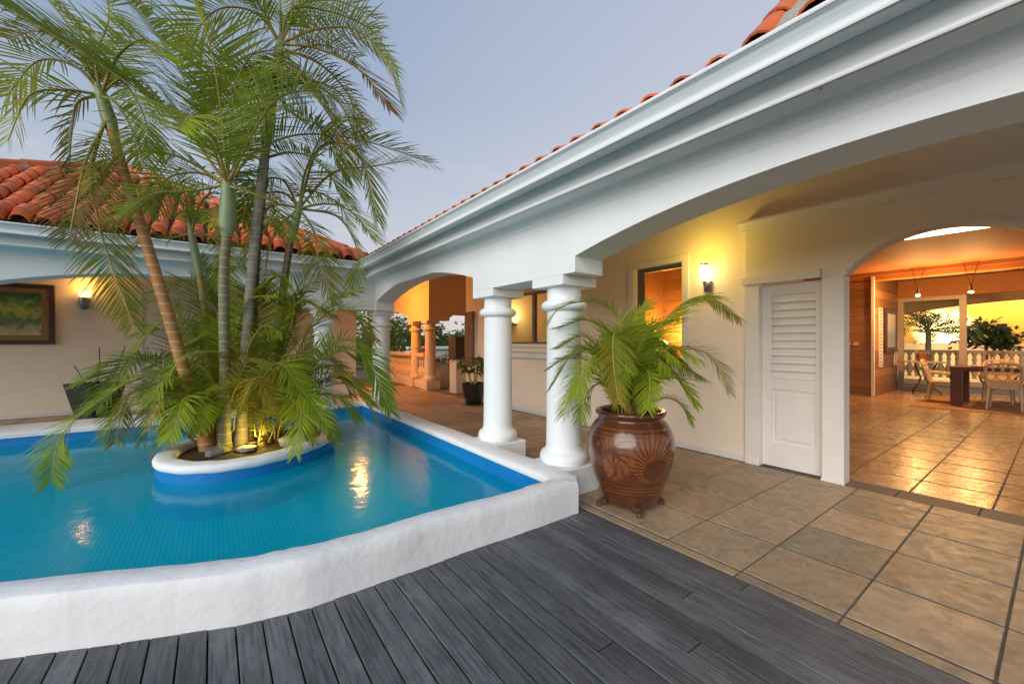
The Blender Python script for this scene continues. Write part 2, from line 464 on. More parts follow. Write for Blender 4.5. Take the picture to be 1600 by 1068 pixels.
# pool mosaic floor and water
def mosaic_mat():
    m, nt, bs = nodes_of('pool_mosaic')
    v = coords(nt, (1,1,1))
    b = nt.nodes.new('ShaderNodeTexBrick')
    b.offset = 0.0
    b.inputs['Scale'].default_value = 1.0
    b.inputs['Brick Width'].default_value = .035; b.inputs['Row Height'].default_value = .035
    b.inputs['Mortar Size'].default_value = .005; b.inputs['Mortar Smooth'].default_value = .3
    b.inputs['Color1'].default_value = (.004,.58,.72,1); b.inputs['Color2'].default_value = (.004,.62,.76,1)
    b.inputs['Mortar'].default_value = (.004,.28,.46,1)
    nt.links.new(v, b.inputs['Vector'])
    nt.links.new(b.outputs[0], bs.inputs['Base Color'])
    bs.inputs['Roughness'].default_value = .4
    return m
M['mosaic'] = mosaic_mat()
def water_mat():
    m, nt, bs = nodes_of('pool_water')
    v = coords(nt, (1,1,1))
    fr = nt.nodes.new('ShaderNodeFresnel'); fr.inputs[0].default_value = 1.16
    tr = nt.nodes.new('ShaderNodeBsdfTransparent'); tr.inputs[0].default_value = (.42,.90,.96,1)
    gl = nt.nodes.new('ShaderNodeBsdfGlossy'); gl.inputs['Roughness'].default_value = .10
    bp = nt.nodes.new('ShaderNodeBump'); bp.inputs['Strength'].default_value = .22; bp.inputs['Distance'].default_value = .02
    nt.links.new(noise(nt, v, 5, 3, .5, .3), bp.inputs['Height'])
    nt.links.new(bp.outputs[0], gl.inputs['Normal']); nt.links.new(bp.outputs[0], fr.inputs['Normal'])
    mx = nt.nodes.new('ShaderNodeMixShader')
    df = nt.nodes.new('ShaderNodeBsdfDiffuse'); df.inputs[0].default_value = (.0,.55,.70,1)
    body = nt.nodes.new('ShaderNodeMixShader'); body.inputs[0].default_value = .40
    nt.links.new(tr.outputs[0], body.inputs[1]); nt.links.new(df.outputs[0], body.inputs[2])
    ge = nt.nodes.new('ShaderNodeNewGeometry')
    iv = nt.nodes.new('ShaderNodeMath'); iv.operation = 'SUBTRACT'; iv.inputs[0].default_value = 1.0
    nt.links.new(ge.outputs['Backfacing'], iv.inputs[1])
    fm = nt.nodes.new('ShaderNodeMath'); fm.operation = 'MULTIPLY'
    nt.links.new(fr.outputs[0], fm.inputs[0]); nt.links.new(iv.outputs[0], fm.inputs[1])
    nt.links.new(fm.outputs[0], mx.inputs[0]); nt.links.new(body.outputs[0], mx.inputs[1]); nt.links.new(gl.outputs[0], mx.inputs[2])
    nt.links.new(mx.outputs[0], nt.nodes['Material Output'].inputs[0])
    nt.nodes.remove(bs)
    return m
M['water'] = water_mat()
def sea_mat():
    m, nt, bs = nodes_of('sea_water')
    bs.inputs['Base Color'].default_value = (.03,.05,.07,1); bs.inputs['Roughness'].default_value = .25
    v = coords(nt, (1,1,1)); bump(nt, bs, noise(nt, v, .05, 6), .4, 1.0)
    return m
M['sea'] = sea_mat()

# foliage
M['leaf_g'] = leaf_mat('palm_leaf_green', (.19,.275,.009), (.30,.375,.014))
M['leaf_d'] = leaf_mat('palm_leaf_dark', (.105,.220,.008), (.175,.285,.010))
M['leaf_y'] = leaf_mat('palm_leaf_yellowing', (.20,.23,.014), (.14,.20,.014), (.30,.22,.02))
M['leaf_b'] = leaf_mat('palm_leaf_drying', (.09,.10,.025), (.14,.09,.03), (.20,.11,.03))
M['leaf_o'] = leaf_mat('palm_leaf_rusty', (.13,.10,.02), (.22,.085,.02), (.06,.11,.02))
M['leaf_l'] = leaf_mat('palm_leaf_bright', (.19,.28,.012), (.28,.36,.020))
M['leaf_k'] = leaf_mat('coconut_leaf_backlit', (.05,.06,.012), (.09,.08,.015))  # darkness of the silhouetted palm is put into the leaf colour
M['dusk_leaf'] = leaf_mat('seaside_leaf_backlit', (.045,.05,.014), (.07,.07,.018))  # browned and darkened so the backlit look is in the colour
M['tree_leaf'] = leaf_mat('tree_leaf', (.04,.09,.018), (.075,.13,.025))
M['tree_leaf_light'] = leaf_mat('tree_leaf_light', (.10,.19,.02), (.14,.22,.03))
M['broad_leaf'] = leaf_mat('broad_leaf', (.035,.10,.014), (.085,.17,.022))
M['rachis'] = simple('palm_leaf_stalk', (.40,.27,.045), (.28,.25,.05), 8, .5)
def trunk_mat(name, a, b, ringc, rs=9.5):
    m, nt, bs = nodes_of(name)
    v = coords(nt)
    c = ramp(nt, noise(nt, v, 7, 6, .6), [(.3, a), (.7, b)])
    w = nt.nodes.new('ShaderNodeTexWave'); w.bands_direction = 'Z'; w.wave_profile = 'SAW'
    w.inputs['Scale'].default_value = rs/ (2*math.pi) * 2; w.inputs['Distortion'].default_value = .6; w.inputs['Detail'].default_value = 2
    nt.links.new(v, w.inputs['Vector'])
    rg = ramp(nt, w.outputs[1] if len(w.outputs) > 1 else w.outputs[0], [(.0, (1,1,1)), (.10, (0,0,0)), (.93, (0,0,0)), (1.0, (1,1,1))])
    c = mixc(nt, c, ringc, rg)
    sp = ramp(nt, noise(nt, v, 26, 6, .7), [(.60, (0,0,0)), (.72, (1,1,1))])
    c = mixc(nt, c, tuple(x*.45 for x in b), mixc(nt, (0,0,0), (.7,.7,.7), sp))
    nt.links.new(c, bs.inputs['Base Color']); bs.inputs['Roughness'].default_value = .6
    bump(nt, bs, noise(nt, v, 18, 6), .3, .01)
    return m
M['gold'] = trunk_mat('trunk_golden', (.46,.21,.05), (.34,.15,.04), (.55,.46,.30))
M['gold2'] = trunk_mat('trunk_green_gold', (.33,.24,.05), (.24,.20,.05), (.38,.34,.2))
M['mix'] = trunk_mat('trunk_green_brown', (.19,.15,.07), (.15,.17,.09), (.36,.33,.26))
M['grey'] = trunk_mat('trunk_grey', (.42,.38,.32), (.28,.22,.16), (.52,.49,.44))
M['brown'] = trunk_mat('trunk_brown', (.17,.11,.065), (.12,.08,.05), (.30,.25,.19))
M['shaft'] = simple('green_crownshaft', (.22,.30,.14), (.27,.33,.19), 6, .45, .05, 20)

# ---------------------------------------------------------------- palm skeletons (metres)
PALMS = {
 'A': dict(r=(0.075,0.05),mat='gold',shaft=False,trunk=[(-0.036,5.734,0.224),(-0.158,5.784,0.685),(-0.283,5.837,1.226),(-0.407,5.889,1.759),(-0.54,5.949,2.32),(-0.683,6.015,2.887),(-0.801,6.063,3.363),(-0.907,6.101,3.853),(-0.966,6.106,4.089)],fr=[
  ([(-0.966,6.106,4.089),(-1.162,6.188,4.349),(-1.472,6.354,4.382),(-1.721,6.475,3.984)],0.5,'g'),
  ([(-0.966,6.106,4.089),(-1.242,6.123,4.05),(-1.48,6.111,3.894),(-1.588,6.005,3.374)],0.45,'g'),
  ([(-0.966,6.106,4.089),(-1.152,6.18,3.977),(-1.192,6.148,3.647),(-1.199,6.091,3.271)],0.42,'b'),
  ([(-0.966,6.106,4.089),(-1.03,6.256,4.544),(-0.935,6.29,5.099),(-1.069,6.492,5.745)],0.5,'g'),
  ([(-0.966,6.106,4.089),(-0.839,6.158,4.321),(-0.687,6.191,4.36),(-0.555,6.239,4.064)],0.4,'g'),
  ([(-0.966,6.106,4.089),(-1.094,6.345,4.426),(-1.355,6.681,5.081),(-1.747,7.114,5.691)],0.5,'g'),
  ([(-0.966,6.106,4.075),(-0.829,5.902,3.958),(-0.68,5.689,3.645),(-0.562,5.5,3.202)],0.4,'g'),
  ([(-0.922,6.074,3.883),(-1.04,6.114,3.238),(-0.966,6.013,2.685),(-0.845,5.877,2.207),(-0.667,5.7,1.639)],0.38,'y'),
  ([(-0.911,6.066,3.835),(-1.06,6.01,3.331),(-1.104,5.877,2.886),(-1.128,5.729,2.454)],0.36,'b'),
  ([(-0.966,6.106,4.089),(-1.168,6.482,4.542),(-1.574,7.008,5.038),(-2.008,7.554,5.101)],0.5,'y'),
 ]),
 'B': dict(r=(0.068,0.05),mat='mix',shaft=True,trunk=[(0.104,5.655,0.226),(0.11,5.637,0.969),(0.098,5.631,1.693),(0.098,5.617,2.269),(0.121,5.585,2.627),(0.132,5.563,2.997),(0.126,5.553,3.208)],fr=[
  ([(0.126,5.553,3.208),(-0.289,5.63,3.783),(-0.951,5.888,4.317),(-1.69,6.204,4.776)],0.66,'d'),
  ([(0.126,5.553,3.208),(0.191,5.567,4.226),(0.335,5.523,4.695),(0.589,5.399,4.833)],0.55,'g'),
  ([(0.126,5.553,3.208),(-0.273,5.737,3.462),(-0.556,5.836,3.498),(-0.806,5.911,3.417),(-0.986,5.935,3.059)],0.42,'g'),
  ([(0.126,5.553,3.208),(0.383,5.503,3.618),(0.816,5.325,3.881),(1.436,5.009,3.869),(2.161,4.617,3.649)],0.42,'d'),
  ([(0.126,5.553,3.208),(-0.187,5.637,3.093),(-0.51,5.73,3.016),(-0.773,5.779,2.742)],0.4,'d'),
  ([(0.126,5.553,3.208),(-0.078,5.805,3.881),(-0.378,6.129,4.741),(-0.841,6.573,5.555)],0.62,'d'),
  ([(0.126,5.553,3.208),(0.067,5.533,4.024),(-0.046,5.555,4.765),(-0.269,5.656,5.42)],0.6,'g'),
  ([(0.126,5.553,3.194),(0.322,5.305,3.091),(0.538,5.043,2.923),(0.648,4.859,2.543)],0.3,'y'),
  ([(0.126,5.553,3.208),(0.375,5.224,3.777),(0.585,4.926,4.055),(0.888,4.558,4.05)],0.45,'d'),
  ([(0.126,5.553,3.194),(-0.137,5.89,3.385),(-0.444,6.26,3.358),(-0.629,6.541,3.019)],0.4,'y'),
 ]),
 'C': dict(r=(0.068,0.046),mat='grey',shaft=False,trunk=[(0.263,5.824,0.211),(0.288,5.812,0.866),(0.325,5.792,1.554),(0.363,5.771,2.167),(0.406,5.746,2.742),(0.45,5.721,3.242),(0.494,5.696,3.667),(0.55,5.661,4.362),(0.638,5.604,4.85),(0.651,5.601,5.039)],fr=[
  ([(0.651,5.601,5.039),(1.018,5.332,5.216),(1.409,5.044,5.193),(1.689,4.839,4.792),(1.819,4.743,4.368)],0.42,'g'),
  ([(0.651,5.601,5.039),(0.997,5.223,4.905),(1.352,4.839,4.597),(1.614,4.521,4.067)],0.42,'o'),
  ([(0.651,5.601,5.039),(0.651,5.663,5.605),(0.55,5.799,6.355)],0.5,'g'),
  ([(0.651,5.601,5.039),(0.899,5.543,5.608),(1.337,5.345,6.132)],0.5,'g'),
  ([(0.651,5.601,5.039),(0.407,5.657,5.328),(0.041,5.801,5.284),(-0.264,5.901,4.805)],0.5,'g'),
  ([(0.651,5.601,5.039),(0.827,5.307,4.551),(1.097,4.943,3.954),(1.226,4.683,3.281)],0.4,'y'),
  ([(0.601,5.638,4.561),(0.285,5.746,4.648),(0.041,5.801,4.36),(-0.147,5.815,3.828)],0.42,'d'),
  ([(0.589,5.647,4.484),(0.931,5.52,4.624),(1.273,5.393,4.447),(1.509,5.344,3.893)],0.42,'g'),
  ([(0.508,5.706,3.667),(0.753,5.402,3.682),(0.994,5.101,3.51),(1.218,4.813,3.032)],0.38,'d'),
  ([(0.651,5.601,5.039),(0.772,5.636,5.529),(1.208,5.44,5.731),(1.693,5.208,5.569)],0.42,'g'),
  ([(0.664,5.592,4.985),(1.064,5.463,4.883),(1.387,5.391,4.568),(1.524,5.456,4.106)],0.4,'o'),
 ]),
 'D': dict(r=(0.06,0.042),mat='brown',shaft=False,trunk=[(0.671,5.773,0.176),(0.667,5.796,0.921),(0.675,5.811,1.399),(0.697,5.815,1.96),(0.758,5.792,2.525),(0.819,5.767,2.892),(0.874,5.748,3.14)],fr=[
  ([(0.874,5.748,3.14),(1.128,5.416,3.157),(1.339,5.117,3.025),(1.539,4.825,2.648)],0.36,'g'),
  ([(0.874,5.748,3.14),(1.086,5.571,3.902),(1.471,5.268,3.813),(1.661,5.108,2.963)],0.4,'g'),
  ([(0.874,5.748,3.14),(0.626,5.868,3.164),(0.428,5.951,2.948),(0.322,5.967,2.485)],0.34,'g'),
  ([(0.874,5.748,3.14),(1.007,5.546,2.834),(1.048,5.413,2.419),(1.173,5.218,1.925)],0.34,'y'),
  ([(0.874,5.748,3.14),(0.974,5.777,3.702),(1.259,5.671,4.324),(1.656,5.484,4.411)],0.4,'g'),
  ([(0.874,5.748,3.14),(0.704,5.934,3.524),(0.445,6.187,3.462),(0.301,6.354,3.022)],0.34,'d'),
  ([(0.874,5.748,3.14),(0.635,5.82,2.834),(0.523,5.798,2.419),(0.527,5.692,2.002)],0.3,'o'),
  ([(0.874,5.748,3.14),(1.255,5.654,3.648),(1.705,5.509,3.796),(2.178,5.348,3.948)],0.36,'g'),
  ([(0.874,5.748,3.14),(1.306,5.534,3.044),(1.529,5.473,2.567),(1.45,5.635,2.16)],0.32,'g'),
 ]),
 'E': dict(r=(0.055,0.036),mat='gold2',shaft=False,trunk=[(0.03,6.119,0.232),(-0.02,6.144,1.012),(-0.07,6.168,1.594),(-0.107,6.183,2.058),(-0.163,6.211,2.443),(-0.212,6.235,2.757)],fr=[
  ([(-0.212,6.235,2.757),(-0.297,6.256,3.085),(-0.479,6.348,3.226),(-0.677,6.452,2.95)],0.28,'g'),
  ([(-0.212,6.235,2.757),(-0.134,6.26,3.119),(0.031,6.222,3.3),(0.212,6.172,3.083)],0.28,'g'),
  ([(-0.212,6.235,2.757),(-0.446,6.282,2.67),(-0.585,6.261,2.697),(-0.748,6.256,2.475)],0.25,'y'),
  ([(-0.212,6.235,2.757),(-0.271,6.34,3.191),(-0.369,6.474,3.563)],0.3,'g'),
  ([(-0.212,6.235,2.757),(-0.02,6.052,2.702),(0.103,5.921,2.466),(0.114,5.871,2.081)],0.26,'g'),
 ]),
 'F': dict(r=(0.048,0.038),mat='brown',shaft=False,trunk=[(0.366,5.934,0.181),(0.38,5.935,0.927),(0.406,5.926,1.715),(0.438,5.912,2.506),(0.497,5.88,3.3),(0.555,5.847,4.056),(0.607,5.82,4.561)],fr=[
  ([(0.607,5.82,4.561),(0.324,5.883,4.722),(0.072,5.923,4.432),(-0.126,5.924,3.879)],0.42,'d'),
  ([(0.607,5.82,4.561),(0.955,5.667,4.749),(1.335,5.492,4.598),(1.591,5.407,4.023)],0.42,'g'),
  ([(0.607,5.82,4.561),(0.793,5.538,4.194),(1.019,5.228,3.978),(1.232,4.926,3.325)],0.36,'d'),
  ([(0.607,5.82,4.561),(0.421,5.853,4.135),(0.259,5.868,3.705),(0.212,5.8,3.063)],0.36,'d'),
  ([(0.607,5.82,4.561),(0.732,5.872,5.055),(1.117,5.734,5.303),(1.553,5.559,5.218)],0.4,'g'),
 ]),
}
YOUNG_L = [
  ([(-0.2,6.04,0.356),(-0.257,6.02,0.959),(-0.402,6.064,1.257),(-0.59,6.14,1.15)],0.22,'y'),
  ([(0.07,5.779,0.368),(0.04,5.719,0.893),(-0.123,5.756,1.189),(-0.304,5.806,1.051)],0.22,'g'),
  ([(0.192,5.752,0.431),(0.231,5.661,0.959),(0.364,5.501,1.257),(0.565,5.292,1.114)],0.22,'y'),
  ([(0.074,6.087,0.621),(0.118,6.034,1.245),(0.011,6.092,1.865),(-0.206,6.231,1.94)],0.28,'g'),
  ([(0.168,6.018,0.621),(0.204,5.93,1.401),(0.337,5.77,1.935),(0.589,5.523,2.006)],0.28,'g'),
  ([(-0.019,5.721,0.535),(-0.19,5.743,0.694),(-0.344,5.753,0.638),(-0.415,5.701,0.38)],0.16,'g'),
  ([(-0.048,5.742,0.752),(-0.557,5.853,1.075),(-0.97,5.892,0.817),(-1.192,5.791,0.537),(-1.204,5.536,0.162)],0.3,'g'),
  ([(-0.049,5.867,0.811),(-0.499,6.239,1.253),(-0.865,6.549,1.102),(-1.115,6.774,0.647)],0.32,'d'),
  ([(-0.077,5.764,0.68),(-0.468,5.844,0.987),(-0.721,5.823,0.87),(-0.796,5.671,0.441)],0.26,'y'),
  ([(-0.077,5.764,0.68),(-0.361,5.848,0.98),(-0.531,5.849,0.783),(-0.606,5.78,0.392)],0.26,'d'),
  ([(-0.164,5.828,0.318),(-0.333,5.848,0.495),(-0.456,5.835,0.429),(-0.536,5.79,0.202)],0.17,'y'),
  ([(0.291,5.866,0.63),(0.163,5.835,1.251),(-0.019,5.845,1.551),(-0.281,5.913,1.368)],0.28,'g'),
  ([(0.073,6.025,0.784),(-0.203,6.146,1.553),(-0.503,6.283,1.927),(-0.865,6.466,1.758)],0.32,'g'),
  ([(0.075,6.148,0.928),(-0.02,6.26,1.716),(-0.213,6.443,2.196),(-0.57,6.746,2.081)],0.32,'d'),
  ([(-0.02,6.094,1.247),(-0.385,6.238,1.704),(-0.645,6.305,1.477),(-0.806,6.299,1.027)],0.3,'g'),
  ([(-0.02,6.094,0.63),(-0.272,6.362,1.244),(-0.467,6.588,1.597),(-0.784,6.903,1.519)],0.3,'y'),
  ([(-0.08,6.014,0.571),(-0.436,6.151,1.107),(-0.835,6.32,1.259),(-1.216,6.476,0.98)],0.3,'g'),
  ([(-0.019,5.845,0.663),(-0.194,5.849,0.97),(-0.361,5.848,0.909),(-0.397,5.751,0.575)],0.22,'d'),
  ([(0.011,6.195,0.928),(0.172,6.16,1.718),(0.37,6.097,2.125),(0.638,5.983,2.052)],0.3,'g'),
  ([(-0.02,6.218,0.613),(0.075,6.189,1.241),(-0.021,6.301,1.877),(-0.15,6.437,2.522)],0.3,'d'),
]
YOUNG_R = [
  ([(0.428,5.517,0.294),(0.481,5.395,0.674),(0.589,5.233,0.829),(0.695,5.073,0.626)],0.18,'y'),
  ([(0.517,5.451,0.294),(0.627,5.288,0.602),(0.792,5.084,0.614),(0.895,4.926,0.343)],0.18,'g'),
  ([(0.85,5.455,0.244),(0.968,5.327,0.559),(1.083,5.201,0.565),(1.198,5.076,0.307)],0.18,'d'),
  ([(0.55,5.799,0.613),(0.582,5.776,1.4),(0.74,5.66,1.95),(0.994,5.473,2.186)],0.28,'y'),
  ([(0.691,5.82,0.596),(0.89,5.715,1.398),(1.158,5.56,1.967),(1.495,5.353,2.134)],0.3,'g'),
  ([(0.614,5.753,0.534),(1.043,5.354,1.245),(1.276,5.101,1.478),(1.624,4.763,1.251)],0.3,'g'),
  ([(0.394,5.48,0.379),(0.377,5.41,0.683),(0.451,5.272,0.907),(0.557,5.112,0.705)],0.15,'y'),
  ([(0.664,5.592,0.784),(1.008,5.173,1.237),(1.362,4.748,1.316),(1.574,4.427,0.683)],0.34,'d'),
  ([(0.664,5.592,0.553),(0.9,5.336,1.021),(1.25,4.996,1.042),(1.483,4.742,0.722)],0.3,'g'),
  ([(0.677,5.706,1.242),(1.064,5.463,1.716),(1.38,5.273,1.829),(1.622,5.136,1.463)],0.32,'y'),
  ([(0.577,5.407,0.442),(0.7,5.11,0.891),(0.757,4.861,0.719),(0.686,4.707,0.298)],0.24,'g'),
  ([(0.65,5.478,0.496),(0.941,5.181,0.807),(1.164,4.935,0.801),(1.311,4.744,0.572)],0.24,'d'),
  ([(0.398,5.539,0.589),(0.456,5.331,1.045),(0.612,5.051,1.196),(0.828,4.727,0.73)],0.28,'g'),
  ([(0.423,5.892,0.77),(0.622,5.829,1.558),(0.89,5.715,1.964),(1.265,5.523,1.79)],0.32,'g'),
  ([(0.55,5.799,0.613),(0.879,5.641,1.24),(1.216,5.476,1.398),(1.574,5.295,1.111)],0.3,'d'),
  ([(0.398,5.539,0.589),(0.614,5.173,0.748),(0.768,4.853,0.911),(0.952,4.512,0.582)],0.26,'g'),
  ([(0.423,5.892,0.928),(0.436,5.883,1.872),(0.297,5.985,2.344),(0.03,6.181,2.304)],0.32,'d'),
  ([(0.561,5.915,0.757),(0.798,5.824,1.561),(0.974,5.777,2.303),(1.188,5.703,2.564)],0.3,'d'),
  ([(0.458,5.495,0.515),(0.56,5.254,0.901),(0.375,5.224,1.057),(0.228,5.167,0.73)],0.2,'y'),
  ([(0.691,5.82,0.596),(1.224,5.511,0.91),(1.505,5.388,0.821),(1.726,5.308,0.396)],0.28,'g'),
  ([(0.626,5.868,0.917),(0.804,5.613,1.872),(0.664,5.592,2.249),(0.407,5.657,2.081)],0.3,'g'),
  ([(0.407,5.657,0.647),(0.311,5.644,1.253),(0.454,5.456,1.623),(0.623,5.25,1.548)],0.26,'y'),
  ([(0.467,5.612,0.571),(0.881,5.225,0.658),(0.987,5.065,0.596),(1.09,4.907,0.318)],0.2,'d'),
]
POT_PALM = [
  ([(3.008,2.307,0.812),(2.926,2.333,1.3),(2.871,2.338,1.639),(2.691,2.436,1.795),(2.446,2.581,1.759),(2.302,2.652,1.591)],0.2,'l'),
  ([(3.041,2.283,0.812),(3.135,2.264,1.297),(3.357,2.15,1.693),(3.656,1.98,1.873),(3.964,1.803,1.675)],0.24,'l'),
  ([(3.041,2.283,0.812),(3.161,2.182,1.156),(3.336,2.042,1.379),(3.556,1.868,1.323),(3.678,1.765,1.006)],0.2,'l'),
  ([(3.008,2.307,0.812),(2.882,2.383,1.214),(2.62,2.559,1.385),(2.405,2.701,1.046)],0.22,'l'),
  ([(2.961,2.292,0.847),(2.724,2.239,1.496),(2.561,2.131,1.316),(2.447,1.987,1.011)],0.22,'y'),
  ([(2.978,2.304,0.816),(2.706,2.413,1.163),(2.487,2.483,1.087),(2.357,2.487,0.838)],0.22,'l'),
  ([(3.041,2.283,0.812),(3.078,2.157,1.067),(3.185,1.979,1.141),(3.254,1.829,0.924)],0.18,'l'),
  ([(3.039,2.309,0.809),(3.115,2.353,1.265),(3.288,2.325,1.562),(3.594,2.199,1.668)],0.2,'l'),
  ([(3.015,2.277,0.816),(3.156,2.083,0.957),(3.21,1.952,0.923),(3.219,1.854,0.774)],0.14,'d'),
  ([(2.975,2.282,0.819),(2.737,2.332,1.084),(2.53,2.361,1.041),(2.405,2.328,0.82)],0.18,'d'),
  ([(3.025,2.32,0.809),(2.949,2.475,1.412),(2.842,2.652,1.652),(2.645,2.897,1.583)],0.2,'d'),
  ([(3.048,2.303,0.809),(3.134,2.297,1.121),(3.364,2.187,1.294),(3.695,2.002,1.113)],0.2,'d'),
  ([(3.025,2.32,0.837),(3.016,2.384,1.296),(3.126,2.361,1.648),(3.261,2.32,1.83)],0.2,'l'),
  ([(2.975,2.282,0.847),(2.925,2.112,1.199),(2.824,1.979,1.16),(2.668,1.887,0.931)],0.18,'l'),
  ([(3.025,2.32,0.837),(2.805,2.539,1.238),(2.626,2.728,1.294),(2.529,2.858,1.203)],0.2,'y'),
  ([(3.008,2.307,0.841),(3.038,2.227,1.414),(3.133,2.099,1.47),(3.292,1.925,1.25)],0.2,'d'),
  ([(2.975,2.282,0.847),(2.667,2.342,1.306),(2.459,2.33,1.259),(2.3,2.281,1.015)],0.2,'l'),
]
# ================================================================ SETTING
def arc(c, half, z0, rise, n=24):
    """segmental arch points from c+half to c-half"""
    rad = (half*half+rise*rise)/(2*rise)
    out = []
    for i in range(n+1):
        y = c+half-2*half*i/n
        out.append((y, z0+rise-rad+math.sqrt(max(rad*rad-(y-c)**2, 0))))
    return out

# ground falls to the sea on the sunset side
def ground_fn(b):
    xs = [-400,-60,-20,0,21,26,40,60,80,100]
    ys = [-400,-60,-20,0,20,40,80,400,2500]
    def z(x, y):
        if x <= 21: return -1.0
        if x <= 26: return -2.4
        return -2.4-(x-26)*.42
    vs = [(x, y, z(x, y)) for y in ys for x in xs]
    n = len(xs)
    fs = [(j*n+i, j*n+i+1, (j+1)*n+i+1, (j+1)*n+i) for j in range(len(ys)-1) for i in range(n-1)]
    b.add(vs, fs)
g = part('ground', ground_fn, M['ground'], None); tag(g, kind='structure')
s_ = part('sea', lambda b: b.add([(70,-9000,-22),(12000,-9000,-22),(12000,9000,-22),(70,9000,-22)], [(0,1,2,3)]), M['sea'], None)
tag(s_, kind='structure')

# ---- tiled terrace
TX0, TPX, TY0, TPY = 2.70, .555, .18, .52
def tile_mesh(w, d, name, m):
    b = MB(); b.box(0, w, 0, d, -.03, 0, .006)
    return b.mesh(name, m)
terrace = part('terrace_floor', lambda b: (b.box(2.60, 5.42, -3.5, 9.05, -.30, -.007), b.box(-7, 2.60, 8.9, 11.9, -.30, -.007),
                                           b.box(2.60, 7.6, 9.05, 17, -.30, -.0075)), M['grout'], None)
tag(terrace, kind='structure')
tm_full = tile_mesh(TPX-.016, TPY-.014, 'tile', M['tile'])
tcache = {}
def put_tile(x0, x1, y0, y1, parent, m=None, full=tm_full):
    w, d = x1-x0, y1-y0
    if w < .03 or d < .03: return
    key = (round(w, 3), round(d, 3), m or 'tile')
    me = tcache.get(key)
    if me is None:
        me = tile_mesh(w, d, 'tile', M[m or 'tile']); tcache[key] = me
    o = bpy.data.objects.new('tile', me); col.objects.link(o)
    o.location = (x0, y0, random.uniform(-.0012, .0012))
    o.parent = parent
def tile_field(xa, xb, ya, yb, parent, m='tile', ox=TX0, oy=TY0, px=TPX, py=TPY, skip=None):
    i0 = math.floor((xa-ox)/px); i1 = math.ceil((xb-ox)/px)
    j0 = math.floor((ya-oy)/py); j1 = math.ceil((yb-oy)/py)
    for i in range(i0, i1):
        for j in range(j0, j1):
            x0 = max(ox+i*px+.0125, xa); x1 = min(ox+(i+1)*px-.0125, xb)
            y0 = max(oy+j*py+.0055, ya); y1 = min(oy+(j+1)*py-.0055, yb)
            if skip and skip((x0+x1)/2, (y0+y1)/2): continue
            put_tile(x0, x1, y0, y1, parent, m)
tile_field(2.61, 5.145, -1.4, 9.0, terrace)
tile_field(-3.9, 2.60, 10.9, 11.72, terrace)
tile_field(2.61, 5.2, 9.0, 13.2, terrace)
# threshold of darker stone under the arch
def thr(b):
    y = -.6
    while y < 1.5:
        b.box(5.15, 5.425, y, y+.51, -.03, .001, .004); y += .52
part('threshold', thr, M['stone_t'] if 'stone_t' in M else simple('dark_threshold_stone', (.13,.105,.08), (.10,.085,.07), 6, .6), terrace)

# ---- timber deck
pool_out = [(2.62,2.44),(.42,2.44),(.12,2.50),(-.38,2.70),(-.80,2.89),(-5.2,4.87)]
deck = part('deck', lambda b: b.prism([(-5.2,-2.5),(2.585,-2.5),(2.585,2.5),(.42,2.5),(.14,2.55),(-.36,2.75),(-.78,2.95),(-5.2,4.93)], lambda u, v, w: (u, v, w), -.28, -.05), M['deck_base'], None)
tag(deck, kind='structure')
def pool_front_y(x):
    for (xa, ya), (xb, yb) in zip(pool_out, pool_out[1:]):
        if xb <= x <= xa: return ya+(yb-ya)*(x-xa)/(xb-xa)
    return pool_out[-1][1]
bp = .1135
x = 2.585
k = 0
while x > -3.4:
    x0 = x-bp+.007
    yend = max(pool_front_y(x0), pool_front_y(min(x, 2.6)))+.06
    cut = random.uniform(-1.2, 1.9) if k % 3 == 0 else None
    segs = [(-1.6, yend)] if cut is None else [(-1.6, cut-.003), (cut+.003, yend)]
    for ya, yb in segs:
        b = MB(); b.box(x0, x, ya, yb, -.03, random.uniform(.0, .004), .005)
        b.build('board', M['deck'], deck)
    x -= bp; k += 1

def screws(b):
    x = 2.585
    while x > -2.2:
        for xx in (x-.022, x-bp+.029):
            for j in range(-2, 8):
                y = j*.42+.11
                if y < pool_front_y(min(x, 2.6))-.03: b.lathe([(0,.0046),(.0042,.0046)], 6, (xx+random.uniform(-.002, .002), y+random.uniform(-.006, .006), 0), cap=False)
        x -= bp
o = part('screws', screws, M['steel'], deck); o['kind'] = 'stuff'

